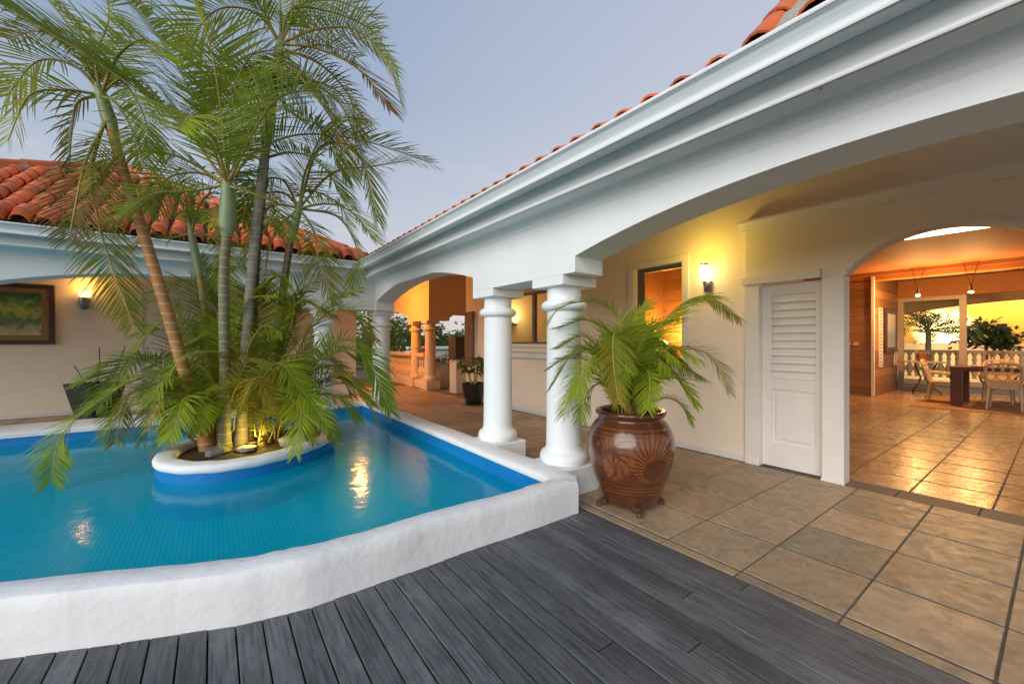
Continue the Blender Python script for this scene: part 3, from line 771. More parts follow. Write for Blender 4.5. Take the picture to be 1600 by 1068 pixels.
# ================================================================ POOL
pool = thing('swimming_pool', (0,4,0), 'courtyard swimming pool with blue walls and thick white rendered rim', 'pool')
inner = [(2.35,2.62),(.46,2.62),(.20,2.67),(-.28,2.87),(-.72,3.08),(-5.0,5.0)]
def offset_path(side):
    return side
random.seed(3)
def rim_fn(b):
    # ring section swept round the pool: outer path / inner path, rounded shoulders
    out = [(2.62,8.95),(2.62,7),(2.62,5.6),(2.62,4.2),(2.62,3.2),(2.60,2.55),(2.50,2.45),(2.0,2.44),(1.4,2.45),(.9,2.44)]+pool_out[1:]
    inn = [(2.35,8.12),(2.35,7),(2.35,5.6),(2.35,4.2),(2.35,3.2),(2.35,2.70),(2.30,2.63),(2.0,2.62),(1.4,2.63),(.9,2.62)]+inner[1:]
    # densify
    def dens(p):
        o = []
        for a, c in zip(p, p[1:]):
            for i in range(6): o.append((a[0]+(c[0]-a[0])*i/6, a[1]+(c[1]-a[1])*i/6))
        o.append(p[-1]); return o
    out, inn = dens(out), dens(inn)
    prof = [(0,-.06),(0,.0),(-.004,.10),(.0,.20),(.02,.245),(.06,.268),(.12,.274),(.5,.275),(.88,.272),(.95,.262),(1,.245),(1,.20),(1.0,-.05)]
    m = len(prof); vs = []; fs = []
    for i, (o, q) in enumerate(zip(out, inn)):
        w1 = .006*math.sin(i*.9)+random.uniform(-.004, .004); wz = .004*math.sin(i*.53)+random.uniform(-.003, .003)
        for t, z in prof:
            tt = t
            if t < .5: tt = t*(.27/max(math.hypot(o[0]-q[0], o[1]-q[1]), .1)) if 0 < t < .5 else t
            x = o[0]+(q[0]-o[0])*tt; y = o[1]+(q[1]-o[1])*tt
            if t < .3 and z > 0: x += w1*.6; y += w1*.6
            vs.append((x, y, z+(wz if z > .15 else 0)))
    n = len(out)
    for i in range(n-1):
        for k in range(m-1):
            fs.append((i*m+k, i*m+k+1, (i+1)*m+k+1, (i+1)*m+k))
    b.add(vs, fs)
part('rim', rim_fn, M['coping'], pool, 40)
def rim_far(b):
    prof = [(8.95,-.02),(8.95,.245),(8.92,.268),(8.86,.275),(8.22,.274),(8.16,.268),(8.12,.245),(8.12,.2)]
    n = 24; vs = []; fs = []
    for i in range(n+1):
        x = 2.62-8.6*i/n
        for y, z in prof: vs.append((x, y+random.uniform(-.004, .004), z+random.uniform(-.002, .002)))
    m = len(prof)
    for i in range(n):
        for k in range(m-1): fs.append((i*m+k, (i+1)*m+k, (i+1)*m+k+1, i*m+k+1))
    b.add(vs, fs)
part('rim', rim_far, M['coping'], pool, 40)
def basin_wall(b):
    path = [(-6,8.135),(2.335,8.135),(2.335,2.70),(2.28,2.635),(.46,2.635),(.20,2.685),(-.28,2.885),(-.72,3.095),(-5.2,5.11)]
    vs = [(x, y, .215) for x, y in path]+[(x, y, -.26) for x, y in path]
    n = len(path)
    b.add(vs, [(i, i+1, n+i+1, n+i) for i in range(n-1)])
part('basin_wall', basin_wall, M['blue'], pool)
part('basin_floor', lambda b: b.add([(-6,2.4,-.26),(2.6,2.4,-.26),(2.6,8.3,-.26),(-6,8.3,-.26)], [(0,1,2,3)]), M['mosaic'], pool)
def step_fn(b):     # waterline ledge along the far wall
    b.box(-6, 2.33, 7.93, 8.13, -.26, -.02, .02)
part('ledge', step_fn, simple('pale_blue_ledge', (.05,.34,.44), (.04,.30,.42), 4, .6), pool)
def water_fn(b):
    nx, ny = 2, 2
    pts = [(2.36,8.14),(-5.2,8.14),(-5.2,5.05),(-.74,3.05),(-.30,2.84),(.18,2.64),(.46,2.60),(2.36,2.60)]
    b.add([(x, y, .085) for x, y in pts], [tuple(range(len(pts)))])
wt = part('water', water_fn, M['water'], None); tag(wt, kind='structure')

# ---- planted island in the pool
IC = (.40, 5.80)
island = thing('planter_island', (IC[0], IC[1], -.26), 'round blue and white planter island rising from the pool under the palms', 'planter')
def isl(r0, th):
    # slightly kidney shaped, longer to the back right
    return r0*(1+.10*math.cos(2*(th-R(52))) + .03*math.cos(3*th))
def isl_ring(b, prof, n=96):
    vs = []; fs = []; m = len(prof)
    for k in range(n):
        th = 2*math.pi*k/n
        for dr, z in prof:
            r = isl(.93, th)+dr
            vs.append((IC[0]+r*math.cos(th), IC[1]+r*math.sin(th), z+.003*math.sin(k*1.3)))
    for k in range(n):
        k2 = (k+1) % n
        for i in range(m-1): fs.append((k*m+i, k2*m+i, k2*m+i+1, k*m+i+1))
    b.add(vs, fs)
part('wall', lambda b: isl_ring(b, [(-.03,-.26),(-.02,.21)]), M['blue'], island, 60)
part('rim', lambda b: isl_ring(b, [(-.015,.19),(0,.205),(.002,.24),(-.012,.262),(-.04,.272),(-.14,.274),(-.18,.268),(-.20,.25),(-.205,.16)]), M['coping'], island, 60)
def soil_fn(b):
    n = 40; vs = [(IC[0], IC[1], .25)]; fs = []
    for j, q in enumerate((.35, .7, 1)):
        for k in range(n):
            th = 2*math.pi*k/n; r = (isl(.93, th)-.19)*q
            vs.append((IC[0]+r*math.cos(th), IC[1]+r*math.sin(th), .25-.03*q+random.uniform(-.02, .02)*(q < 1)))
    for k in range(n): fs.append((0, 1+k, 1+(k+1) % n))
    for j in range(2):
        for k in range(n):
            a = 1+j*n; fs.append((a+k, a+n+k, a+n+(k+1) % n, a+(k+1) % n))
    b.add(vs, fs)
part('soil', soil_fn, M['soil'], island, 60)

# ================================================================ RIGHT WING OF THE HOUSE
wing = thing('house_wing', (5.2,4,0), 'long white courtyard wing with arched colonnade, gutter and clay tiled eave', 'house')
YF = 8.15      # courtyard face of the far beam
XF = 2.60      # courtyard face of the near beam
BB = 2.075
def beam_right(b):
    poly = [(-4.5,2.95),(-4.5,BB),(-2.2,BB),(-1.39,BB),(-1.39,2.217)]
    a1 = arc(.60, 1.99, 2.217, .245, 40); a1.reverse()
    poly += a1[1:]
    poly += [(2.59,BB),(4.36,BB)]
    a2 = arc(6.22, 1.86, 2.247, .258, 36); a2.reverse()
    poly += a2+[(8.08,BB),(8.51,BB),(8.51,2.95)]
    b.prism(poly, lambda u, v, w: (w, u, v), XF, XF+.36)
part('arcade_beam', beam_right, M['white'], wing, 30)

def wall_x(b, x0, x1, y0, y1, z0, z1, holes):
    ys = sorted({y0, y1}|{h[0] for h in holes}|{h[1] for h in holes})
    for ya, yb in zip(ys, ys[1:]):
        if yb <= y0 or ya >= y1: continue
        hs = sorted([h for h in holes if h[0] <= ya+1e-6 and h[1] >= yb-1e-6], key=lambda h: h[2])
        z = z0
        for h in hs:
            if h[2] > z: b.box(x0, x1, ya, yb, z, h[2])
            z = h[3]
        if z < z1: b.box(x0, x1, ya, yb, z, z1)
KIT = (5.65, 7.45, 1.41, 2.46)
WIN = (3.12, 3.90, 1.12, 2.55)
part('wall', lambda b: wall_x(b, 5.2, 5.4, 2.28, 9.07, 0, 4.25, [KIT, WIN]), M['white_wall'], wing)
part('end_wall', lambda b: b.box(5.401, 9.0, 8.9, 9.07, 0, 4.6), M['white_wall'], wing)
# wall over door and arch
def box_wall(b):
    AY0, AY1 = -.02, 1.33
    pts = arc((AY0+AY1)/2, (AY1-AY0)/2, 2.13, .34, 30)
    poly = [(AY1+.19,2.13)]+pts+[(AY0-.19,2.13),(AY0-.19,2.80),(AY1+.19,2.80)]
    b.prism(poly, lambda u, v, w: (w, u, v), 5.15, 5.33)
    b.box(5.15, 5.33, 1.52, 2.28, 2.22, 2.80)
    b.box(5.15, 5.33, -4.5, -.21, 0, 2.80)
part('arch_wall', box_wall, M['white_wall'], wing, 30)
part('upper_wall', lambda b: b.box(5.2, 5.4, -4.5, 2.279, 2.80, 4.25), M['white_wall'], wing)
part('pier', lambda b: b.box(5.148, 5.332, 1.332, 1.518, 0, 2.128, .006), M['trim'], wing)
part('pier_foot', lambda b: b.box(5.135, 5.15, 1.325, 1.525, 0, .03, .004), M['trim'], wing)
part('pier', lambda b: b.box(5.148, 5.332, -.208, -.022, 0, 2.128, .006), M['trim'], wing)
def archi(b):   # thin raised band round the arch
    o = arc(.655, .735, 2.15, .375, 30); i = arc(.655, .682, 2.131, .343, 30)
    vs = []; fs = []
    for (y, z) in o: vs += [(5.138, y, z), (5.152, y, z)]
    n = len(vs)
    for (y, z) in i: vs += [(5.138, y, z), (5.152, y, z)]
    for k in range(len(o)-1):
        a = 2*k
        fs += [(a, a+2, n+a+2, n+a), (a+1, a+3, a+2, a), (n+a, n+a+2, n+a+3, n+a+1)]
    b.add(vs, fs)
part('arch_band', archi, M['white_wall'], wing, 30)
def cornice(b):
    prof = [(5.15,2.76),(5.125,2.765),(5.12,2.79),(5.10,2.80),(5.085,2.825),(5.06,2.84),(5.05,2.85),(5.05,2.875),(5.2,2.88),(5.2,2.76)]
    b.prism(prof, lambda u, v, w: (u, w, v), -4.5, 2.33)
part('cornice', cornice, M['trim'], wing, 30)
part('lintel_mould', lambda b: (b.box(5.125, 5.16, 1.53, 2.31, 2.128, 2.215, .006), b.box(5.14, 5.16, 1.3, 1.53, 2.128, 2.15, .004)), M['trim'], wing)
part('door_post', lambda b: b.box(5.148, 5.30, 2.13, 2.285, 0, 2.127, .005), M['trim'], wing)
part('skirting', lambda b: b.box(5.185, 5.199, 2.29, 9.07, 0, .085, .004), M['trim'], wing)

# louvred door
door = part('door', lambda b: (b.box(5.245, 5.285, 1.52, 1.60, .012, 2.10), b.box(5.245, 5.285, 2.03, 2.128, .012, 2.10),
                               b.box(5.246, 5.284, 1.60, 2.03, .012, .28), b.box(5.246, 5.284, 1.60, 2.03, .90, 1.03),
                               b.box(5.246, 5.284, 1.60, 2.03, 1.99, 2.10), b.box(5.268, 5.28, 1.60, 2.03, .28, .90)), M['trim'], wing)
part('panel', lambda b: b.box(5.252, 5.27, 1.64, 1.99, .33, .85, .016), M['trim'], door)
for i in range(11):
    b = MB(); z = 1.035+i*.087
    b.prism([(5.238,z),(5.246,z-.008),(5.285,z+.075),(5.277,z+.088)], lambda u, v, w: (u, w, v), 1.602, 2.028)
    b.build('louvre_slat', M['trim'], door)
part('door_back', lambda b: b.box(5.30, 5.33, 1.52, 2.13, 0, 2.127), M['trim'], wing)

# kitchen window with bar counter
kw = part('kitchen_window', lambda b: (b.box(5.24, 5.30, KIT[0], KIT[1], KIT[2], KIT[2]+.04), b.box(5.24, 5.30, KIT[0], KIT[1], KIT[3]-.045, KIT[3]),
          b.box(5.241, 5.299, KIT[0], KIT[0]+.05, KIT[2]+.04, KIT[3]-.045), b.box(5.241, 5.299, KIT[1]-.05, KIT[1], KIT[2]+.04, KIT[3]-.045),
          b.box(5.235, 5.305, 6.36, 6.44, KIT[2]+.04, KIT[3]-.045)), M['frame_grey'], wing)
part('pane', lambda b: b.box(5.262, 5.268, 6.44, KIT[1]-.05, KIT[2]+.04, KIT[3]-.045), M['glass'], kw)
part('counter', lambda b: (b.box(5.0, 5.24, KIT[0]-.1, KIT[1]+.1, 1.345, 1.409, .012), b.box(5.06, 5.199, KIT[0]-.08, KIT[1]+.08, 1.25, 1.345)), M['white_wall'], wing)
part('counter_moulding', lambda b: (b.box(5.12, 5.199, KIT[0]-.08, KIT[1]+.08, 1.12, 1.249, .02), b.box(5.185, 5.199, KIT[0]-.08, KIT[1]+.08, 1.09, 1.118)), M['trim'], wing)
# window beside the lamp
ww = part('window', lambda b: (b.box(5.26, 5.32, WIN[0], WIN[1], WIN[2], WIN[2]+.05), b.box(5.26, 5.32, WIN[0], WIN[1], WIN[3]-.06, WIN[3]),
          b.box(5.261, 5.319, WIN[0], WIN[0]+.03, WIN[2]+.05, WIN[3]-.06), b.box(5.261, 5.319, WIN[1]-.09, WIN[1], WIN[2]+.05, WIN[3]-.06)), M['frame_grey'], wing)
part('pane', lambda b: b.box(5.287, 5.293, WIN[0]+.03, WIN[1]-.09, WIN[2]+.05, WIN[3]-.06), M['glass'], ww)
part('window_trim', lambda b: (b.box(5.17, 5.199, WIN[0]-.10, WIN[0]-.002, WIN[2]-.1, WIN[3]+.10, .008), b.box(5.17, 5.199, WIN[1]+.002, WIN[1]+.10, WIN[2]-.1, WIN[3]+.10, .008),
                               b.box(5.171, 5.199, WIN[0]-.002, WIN[1]+.002, WIN[3], WIN[3]+.098, .008), b.box(5.15, 5.199, WIN[0]-.002, WIN[1]+.002, WIN[2]-.1, WIN[2], .008)), M['trim'], wing)

# eaves: soffit, fascia with beads, gutter (mitred round the corner)
def sweep(prof, close=True):
    def f(b):
        n = len(prof); vs = []
        for p, z in prof: vs.append((XF-p, -4.5, z))
        for p, z in prof: vs.append((XF-p, YF-p, z))
        for p, z in prof: vs.append((-7.5, YF-p, z))
        fs = []
        for s in range(2):
            for i in range(n if close else n-1):
                j = (i+1) % n
                fs.append((s*n+i, s*n+j, (s+1)*n+j, (s+1)*n+i))
        b.add(vs, fs)
    return f
part('fascia', sweep([(.0008,2.47),(.003,2.53),(.011,2.58),(.030,2.622),(.060,2.655),(.100,2.676),(.15,2.684),(.238,2.683),(.242,2.668),(.256,2.664),(.268,2.672),(.270,2.690),(.262,2.702),(.246,2.706),(.240,2.715),(.226,2.720),(.226,2.86),(.0,2.95)], False), M['white'], wing, 14)
part('gutter', sweep([(.230,2.845),(.30,2.826),(.385,2.800),(.392,2.790),(.408,2.788),(.418,2.796),(.418,2.814),(.408,2.824),(.394,2.830),(.400,2.85),(.425,2.882),(.432,2.900),(.452,2.903),(.455,2.926),(.435,2.928),(.432,2.915),(.415,2.905),(.385,2.84),(.24,2.862),(.24,2.90),(.229,2.90)]), M['gutter'], wing, 14)
part('gutter_bead', sweep([(.4185,2.795),(.424,2.792),(.428,2.800),(.428,2.811),(.424,2.818),(.4185,2.815)]), M['trim_bright'], wing, 30)
part('fascia_bead', sweep([(.2705,2.670),(.277,2.667),(.281,2.675),(.280,2.686),(.2705,2.689)]), M['trim_bright'], wing, 30)
part('gutter_lip', sweep([(.4555,2.905),(.462,2.906),(.465,2.914),(.463,2.926),(.4555,2.926)]), M['trim_bright'], wing, 30)
part('screw', lambda b: b.lathe([(.0,-.012),(.008,-.012),(.008,0),(0,0)], 8, (2.36, .70, 2.676)), M['steel'], wing)

# roof of the wing: lower slope, steeper slope over the big room
def slab(b, pts, th=.10):
    vs = [Vector(p) for p in pts]; n = len(vs)
    nn = (vs[1]-vs[0]).cross(vs[2]-vs[0]).normalized()
    if nn.z < 0: nn = -nn
    b.prism([(i, 0) for i in range(n)], lambda u, v, w: vs[int(u)]-nn*w, 0, th)
RX0, RZ0, RS = 2.20, 2.955, .50
roof_r = part('roof', lambda b: slab(b, [(RX0,1.0,RZ0),(7.2,1.0,RZ0+RS*5.0),(7.2,17,RZ0+RS*5.0),(RX0,17,RZ0)]), M['slab_under'], wing)
part('roof_back', lambda b: (slab(b, [(7.2,-6,5.455),(7.2,17,5.455),(8.2,17,5.30),(8.2,-6,5.30)]), slab(b, [(8.2,-6,5.30),(8.2,17,5.30),(9.9,17,5.05),(9.9,-6,5.05)]), slab(b, [(9.9,-6,5.05),(9.9,17,5.05),(17.6,17,3.75),(17.6,-6,3.75)])), M['slab_under'], wing)
roof_s = part('steep_roof', lambda b: slab(b, [(RX0,-4.5,RZ0),(4.75,-4.5,RZ0+.98*2.55),(4.75,.98,RZ0+.98*2.55),(RX0,.98,RZ0)], .06), M['mortar'], wing)

def tile_shape(L, r0, r1, seg=7, th=.012):
    """half round tile, axis +v (local Y), low end at 0"""
    b = MB(); vs = []
    for (y, r) in ((0, r0), (L, r1)):
        for k in range(seg+1):
            a = math.pi*k/seg; vs.append((r*math.cos(a), y, r*math.sin(a)))
    n = seg+1
    for k in range(seg+1):
        a = math.pi*k/seg; vs.append(((r0-th)*math.cos(a), 0, (r0-th)*math.sin(a)))
    for k in range(seg+1):
        a = math.pi*k/seg; vs.append(((r1-th)*math.cos(a), L, (r1-th)*math.sin(a)))
    fs = []
    for k in range(seg):
        fs += [(k+1, k, n+k, n+k+1), (k, k+1, 2*n+k+1, 2*n+k), (2*n+k, 2*n+k+1, 3*n+k+1, 3*n+k)]
    b.add(vs, fs)
    return b
cover = tile_shape(.42, .088, .070).mesh('cover_tile', M['clay'], 50)
def eave_stack():
    b = MB()
    for i in range(4):
        t = tile_shape(.22, .090, .084)
        b.add([(x*(1+.015*i), y+.055*i, z+.014*i) for x, y, z in t.v], t.f)
    return b
eave = eave_stack().mesh('eave_tile', M['clay'], 50)
def put_roof_tile(me, pos, u, v, parent, name='cover_tile'):
    u = Vector(u).normalized(); v = Vector(v).normalized(); n = u.cross(v)
    m = Matrix.Translation(Vector(pos)) @ Matrix((u, v, n)).transposed().to_4x4() @ Matrix.Rotation(random.uniform(-.03, .03), 4, 'Z')
    o = bpy.data.objects.new(name, me); col.objects.link(o); o.parent = parent
    o.matrix_basis = m
    return o
# the wing shows only its lowest courses over the gutter
random.seed(11)
y = 1.12
while y < 7.7:
    for c in range(7):
        X = RX0+.012+c*.33*.894
        put_roof_tile(eave if c == 0 and False else cover, (X, y+random.uniform(-.008, .008), RZ0-.055+(X-RX0)*RS), (0,-1,0), (1,0,RS), roof_r)
    y += .212
y = .93
while y > -1.2:
    for c in range(6):
        X = RX0+.045+c*.33*.714
        put_roof_tile(cover, (X, y, RZ0-.06+(X-RX0)*.98), (0,-1,0), (1,0,.98), roof_s)
    y -= .25
part('eave_board', lambda b: b.box(2.185, 2.26, -4.5, 7.72, 2.90, 2.957), M['mortar'], wing)
for yy in (9.6, 10.3, 11.0, 12.2, 13.4, 14.6):
    part('rafter', lambda b: b.prism([(2.97,3.0),(2.97,3.13),(7.1,5.19),(7.1,5.06)], lambda u, v, w: (u, w, v), yy, yy+.09), M['slab_under'], wing)

# ================================================================ FAR PAVILION
pav = thing('house_pavilion', (-1.4,11.7,0), 'far white pavilion with arched beam under a hipped orange clay tile roof', 'house')
def beam_left(b):
    a = arc(-.50, 1.83, 2.215, .258, 40)
    poly = [(XF-.002,2.949),(XF-.002,BB),(1.33,BB)]+a+[(-2.33,BB),(-3.6,BB),(-3.6,0),(-3.9,0),(-3.9,BB),(-7.5,BB),(-7.5,2.949)]
    b.prism(poly, lambda u, v, w: (u, w, v), YF, YF+.36)
part('arcade_beam', beam_left, M['white'], pav, 30)
WY = 11.75
part('wall', lambda b: b.box(-7.5, 3.22, WY, WY+.22, 0, 3.02), M['white_wall'], pav)
part('skirting', lambda b: b.box(-7.5, 3.22, WY-.014, WY-.001, 0, .085, .004), M['trim'], pav)
part('ceiling', lambda b: b.box(-7.5, 2.58, YF+.361, 15, 3.021, 3.10), M['white_wall'], pav)
pdoor = part('door', lambda b: (b.box(-1.33, -1.21, WY-.03, WY-.001, .0, 2.66, .008), b.box(-.35, -.23, WY-.03, WY-.001, 0, 2.66, .008), b.box(-1.209, -.351, WY-.029, WY-.001, 2.54, 2.66, .008)), M['trim'], pav)
part('leaf', lambda b: b.box(-1.205, -.355, WY-.012, WY-.001, .01, 2.53), M['trim'], pdoor)
for z0, z1 in ((.2, 1.0), (1.15, 2.38)):
    for x0, x1 in ((-1.12, -.82), (-.74, -.44)):
        part('panel', lambda b: b.box(x0, x1, WY-.020, WY-.012, z0, z1, .008), M['trim'], pdoor)
AX, AY, HW, PS = -1.41, 11.43, 3.70, .535
EZ = 2.955
E0 = AY-HW
def pyramid(b):
    c = [(AX-HW, E0, EZ), (AX+HW, E0, EZ), (AX+HW, AY+HW, EZ), (AX-HW, AY+HW, EZ)]
    z = EZ+PS*HW-.02
    b.add(c+[(AX, AY, z)], [(0,1,4),(1,2,4),(2,3,4),(3,0,4)])
proof = part('roof', pyramid, M['clay_pan'], pav)
part('roof', lambda b: b.box(-7.5, AX-HW+.05, E0, AY+HW, EZ-.06, EZ-.005), M['clay_pan'], pav)
sl = math.sqrt(1+PS*PS)
random.seed(5)
nrow = int(HW/(.335/sl*1.0))
x = AX-HW+.11
ncover = 0
while x < AX+HW:
    h = HW-abs(x-AX)      # run available up to the hip
    row = 0; yy = -.03
    while yy < h-.05:
        pos = (x+random.uniform(-.008, .008), E0+yy, EZ+yy*PS+.012+random.uniform(0, .006))
        if row == 0:
            put_roof_tile(eave, pos, (1,0,0), (0,1,PS), proof, 'eave_tile'); yy += .24
        else:
            if x > -3.6:
                put_roof_tile(cover, pos, (1,0,0), (0,1,PS), proof); ncover += 1
            yy += .335/sl*1.0
        row += 1
    x += .218
def hip(b, a, c, n):
    a = Vector(a); c = Vector(c); d = (c-a)/n
    for i in range(n):
        t = tile_shape(d.length*1.12, .115, .10)
        v = d.normalized(); u = Vector((-v.y, v.x, 0)).normalized()*-1; nn = u.cross(v)
        if nn.z < 0: u = -u; nn = u.cross(v)
        p = a+d*i+Vector((0,0,.05+.004*(i % 2)))
        b.add([p+u*q[0]+v*q[1]+nn*q[2] for q in t.v], t.f)
for cx_, nm in ((AX+HW, 'hip_tiles'), (AX-HW, 'hip_tiles')):
    o = part(nm, lambda b: hip(b, (cx_, E0, EZ), (AX, AY, EZ+PS*HW), 13), M['clay'], pav, 50); o['kind'] = 'stuff'
    def bed(b):
        a = Vector((cx_, E0, EZ+.0)); c = Vector((AX, AY, EZ+PS*HW)); b.tube([a+Vector((0,0,.02)), c+Vector((0,0,.02))], .12, 8)
    part('hip_mortar', bed, M['mortar'], pav, 50)

# ================================================================ COLUMNS
def column(loc, label, ab=.225, ztop=BB, group='white colonnade columns', rs=.175, plinth=.245, m='white'):
    t = thing('column', (loc[0], loc[1], 0), label, 'column', group)
    x, y = loc
    part('plinth', lambda b: b.box(x-plinth, x+plinth, y-plinth, y+plinth, 0, .262, .012), M[m], t)
    za = ztop-.09
    prof = [(rs*1.0,.262),(rs*1.30,.268),(rs*1.37,.30),(rs*1.36,.335),(rs*1.28,.368),(rs*1.12,.385),(rs*1.06,.40),(rs*1.02,.43)]
    part('base_ring', lambda b: b.lathe(prof, 40, (x, y, 0)), M[m], t, 40)
    sh = [(rs*1.02,.40),(rs,.6),(rs*.985,1.2),(rs*.96,za)]
    part('shaft', lambda b: b.lathe(sh, 40, (x, y, 0)), M[m], t, 40)
    zr = za-.18
    rp = [(rs*.96+.055*math.cos(a)*1.05, zr+.052*math.sin(a)) for a in [R(q) for q in range(-90, 91, 15)]]
    rp = [(rs*.9, zr-.052)]+rp+[(rs*.9, zr+.052)]
    part('neck_ring', lambda b: b.lathe(rp, 40, (x, y, 0), cap=False), M[m], t, 40)
    part('abacus', lambda b: b.box(x-ab, x+ab, y-ab, y+ab, za, ztop-.001, .004), M[m], t)
    return t
CX = XF+.225
column((CX, 2.97), 'white round column standing right behind the brown glazed urn')
column((CX, 4.14), 'white round column between the column behind the urn and the black pot plant')
column((XF+.20, YF+.23), 'white round column at the inner corner of the courtyard', ab=.2, plinth=.22)
column((1.69, YF+.23), 'white round column half hidden by the palms beside the corner column', ab=.2, plinth=.22)

# ================================================================ CORNER LOUNGE AND GARDEN BEYOND
M['lounge'] = stucco_mat('apricot_plaster', (.72,.52,.33), (.62,.44,.28), .1)
spand = thing('arcade', (5.4,13,0), 'apricot plaster arcade wall above the balustrade of the corner terrace', 'wall')
def sp1(b):
    poly = [(11.4,4.1),(11.4,2.11),(13.05,2.11),(13.05,2.30)]+[(p[0], p[1]) for p in reversed(arc(15.0, 1.95, 2.30, .25, 16))][1:]+[(16.95,2.11),(17,4.1)]
    b.prism(poly, lambda u, v, w: (w, u, v), 5.25, 5.58)
part('spandrel', sp1, M['lounge'], spand, 30)
def sp2(b):
    b.prism([(5.581,2.11),(5.581,4.2),(7.6,4.9),(7.6,2.35),(6.3,2.35),(6.1,2.30),(5.95,2.2),(5.95,2.11)], lambda u, v, w: (u, w, v), 11.4, 11.7)
part('spandrel', sp2, M['lounge'], spand)
column((5.42, 11.65), 'apricot column at the near end of the terrace balustrade', ab=.21, ztop=2.11, rs=.165, plinth=.23, group='apricot terrace columns', m='lounge')
column((5.42, 12.75), 'apricot column rising out of the balustrade, second from the wall end', ab=.21, ztop=2.11, rs=.165, plinth=.23, group='apricot terrace columns', m='lounge')
bal = thing('balustrade', (5.42,14,0), 'apricot balustrade with turned balusters behind the corner column', 'balustrade')
part('hand_rail', lambda b: (b.box(5.28, 5.56, 12.97, 17, .98, 1.10, .02), b.box(5.28, 5.56, 11.88, 12.52, .98, 1.10, .02)), M['lounge'], bal)
part('base', lambda b: (b.box(5.26, 5.58, 12.97, 17, 0, .24, .015), b.box(5.26, 5.58, 11.88, 12.52, 0, .24, .015)), M['lounge'], bal)
bprof = [(.055,.24),(.055,.27),(.035,.29),(.05,.34),(.085,.46),(.08,.54),(.045,.64),(.035,.72),(.05,.80),(.04,.84),(.035,.90),(.06,.94),(.06,.98)]
bb = MB(); bb.lathe(bprof, 14); bme = bb.mesh('baluster', M['lounge'], 50)
for y in [12.02, 12.2, 12.38]+[13.12+.2*i for i in range(19)]:
    inst('baluster', bme, Matrix.Translation((5.42, y, 0)), bal)

# outer veranda catching the last sun
ver = thing('veranda_post', (9.3,15.6,0), 'sunlit apricot veranda post and roof edge beyond the corner terrace', 'post')
part('post', lambda b: b.box(9.1, 9.35, 15.3, 15.55, 0, 2.62, .02), M['lounge'], ver)
part('roof_edge', lambda b: (b.box(8.1, 11.5, 15.0, 15.9, 2.62, 2.95, .02), b.box(8.1, 11.5, 14.6, 14.99, 2.75, 2.98, .02)), M['lounge'], ver)
cur = thing('curtain', (8.9,14.2,0), 'orange curtain hanging beside the veranda post', 'curtain')
def curtain(b):
    vs = []; fs = []; n = 30
    for k in range(n+1):
        x = 8.35+.62*k/n; y = 13.6+.05*math.sin(k*1.4)
        vs += [(x, y, .1), (x, y, 2.62), ]
    for k in range(n): fs.append((2*k, 2*k+2, 2*k+3, 2*k+1))
    b.add(vs, fs)
cp = part('cloth', curtain, simple('orange_cloth', (.52,.13,.03), (.42,.09,.02), 6, .9), cur, 60)

# carved panel on the end of the wing wall
cpn = part('carved_panel', lambda b: b.box(5.13, 5.198, 8.64, 9.02, .85, 2.20, .01), M['carved'], None)
tag(cpn, 'tall carved wooden panel on the wall beside the black pot plant', 'wall panel')

# pedestal with dark box
ped = part('pedestal', lambda b: (b.box(5.48, 5.86, 10.1, 10.5, 0, .95, .02)), M['white_ceramic'], None)
tag(ped, 'white square pedestal behind the black pot plant', 'pedestal')
lb = thing('dark_planter', (5.67,10.3,.95), 'dark square box planter standing on the white pedestal', 'planter')
part('box', lambda b: b.box(5.45, 5.89, 10.08, 10.52, .951, 1.60, .015), simple('dark_metal_box', (.045,.03,.022), None, 6, .6), lb)

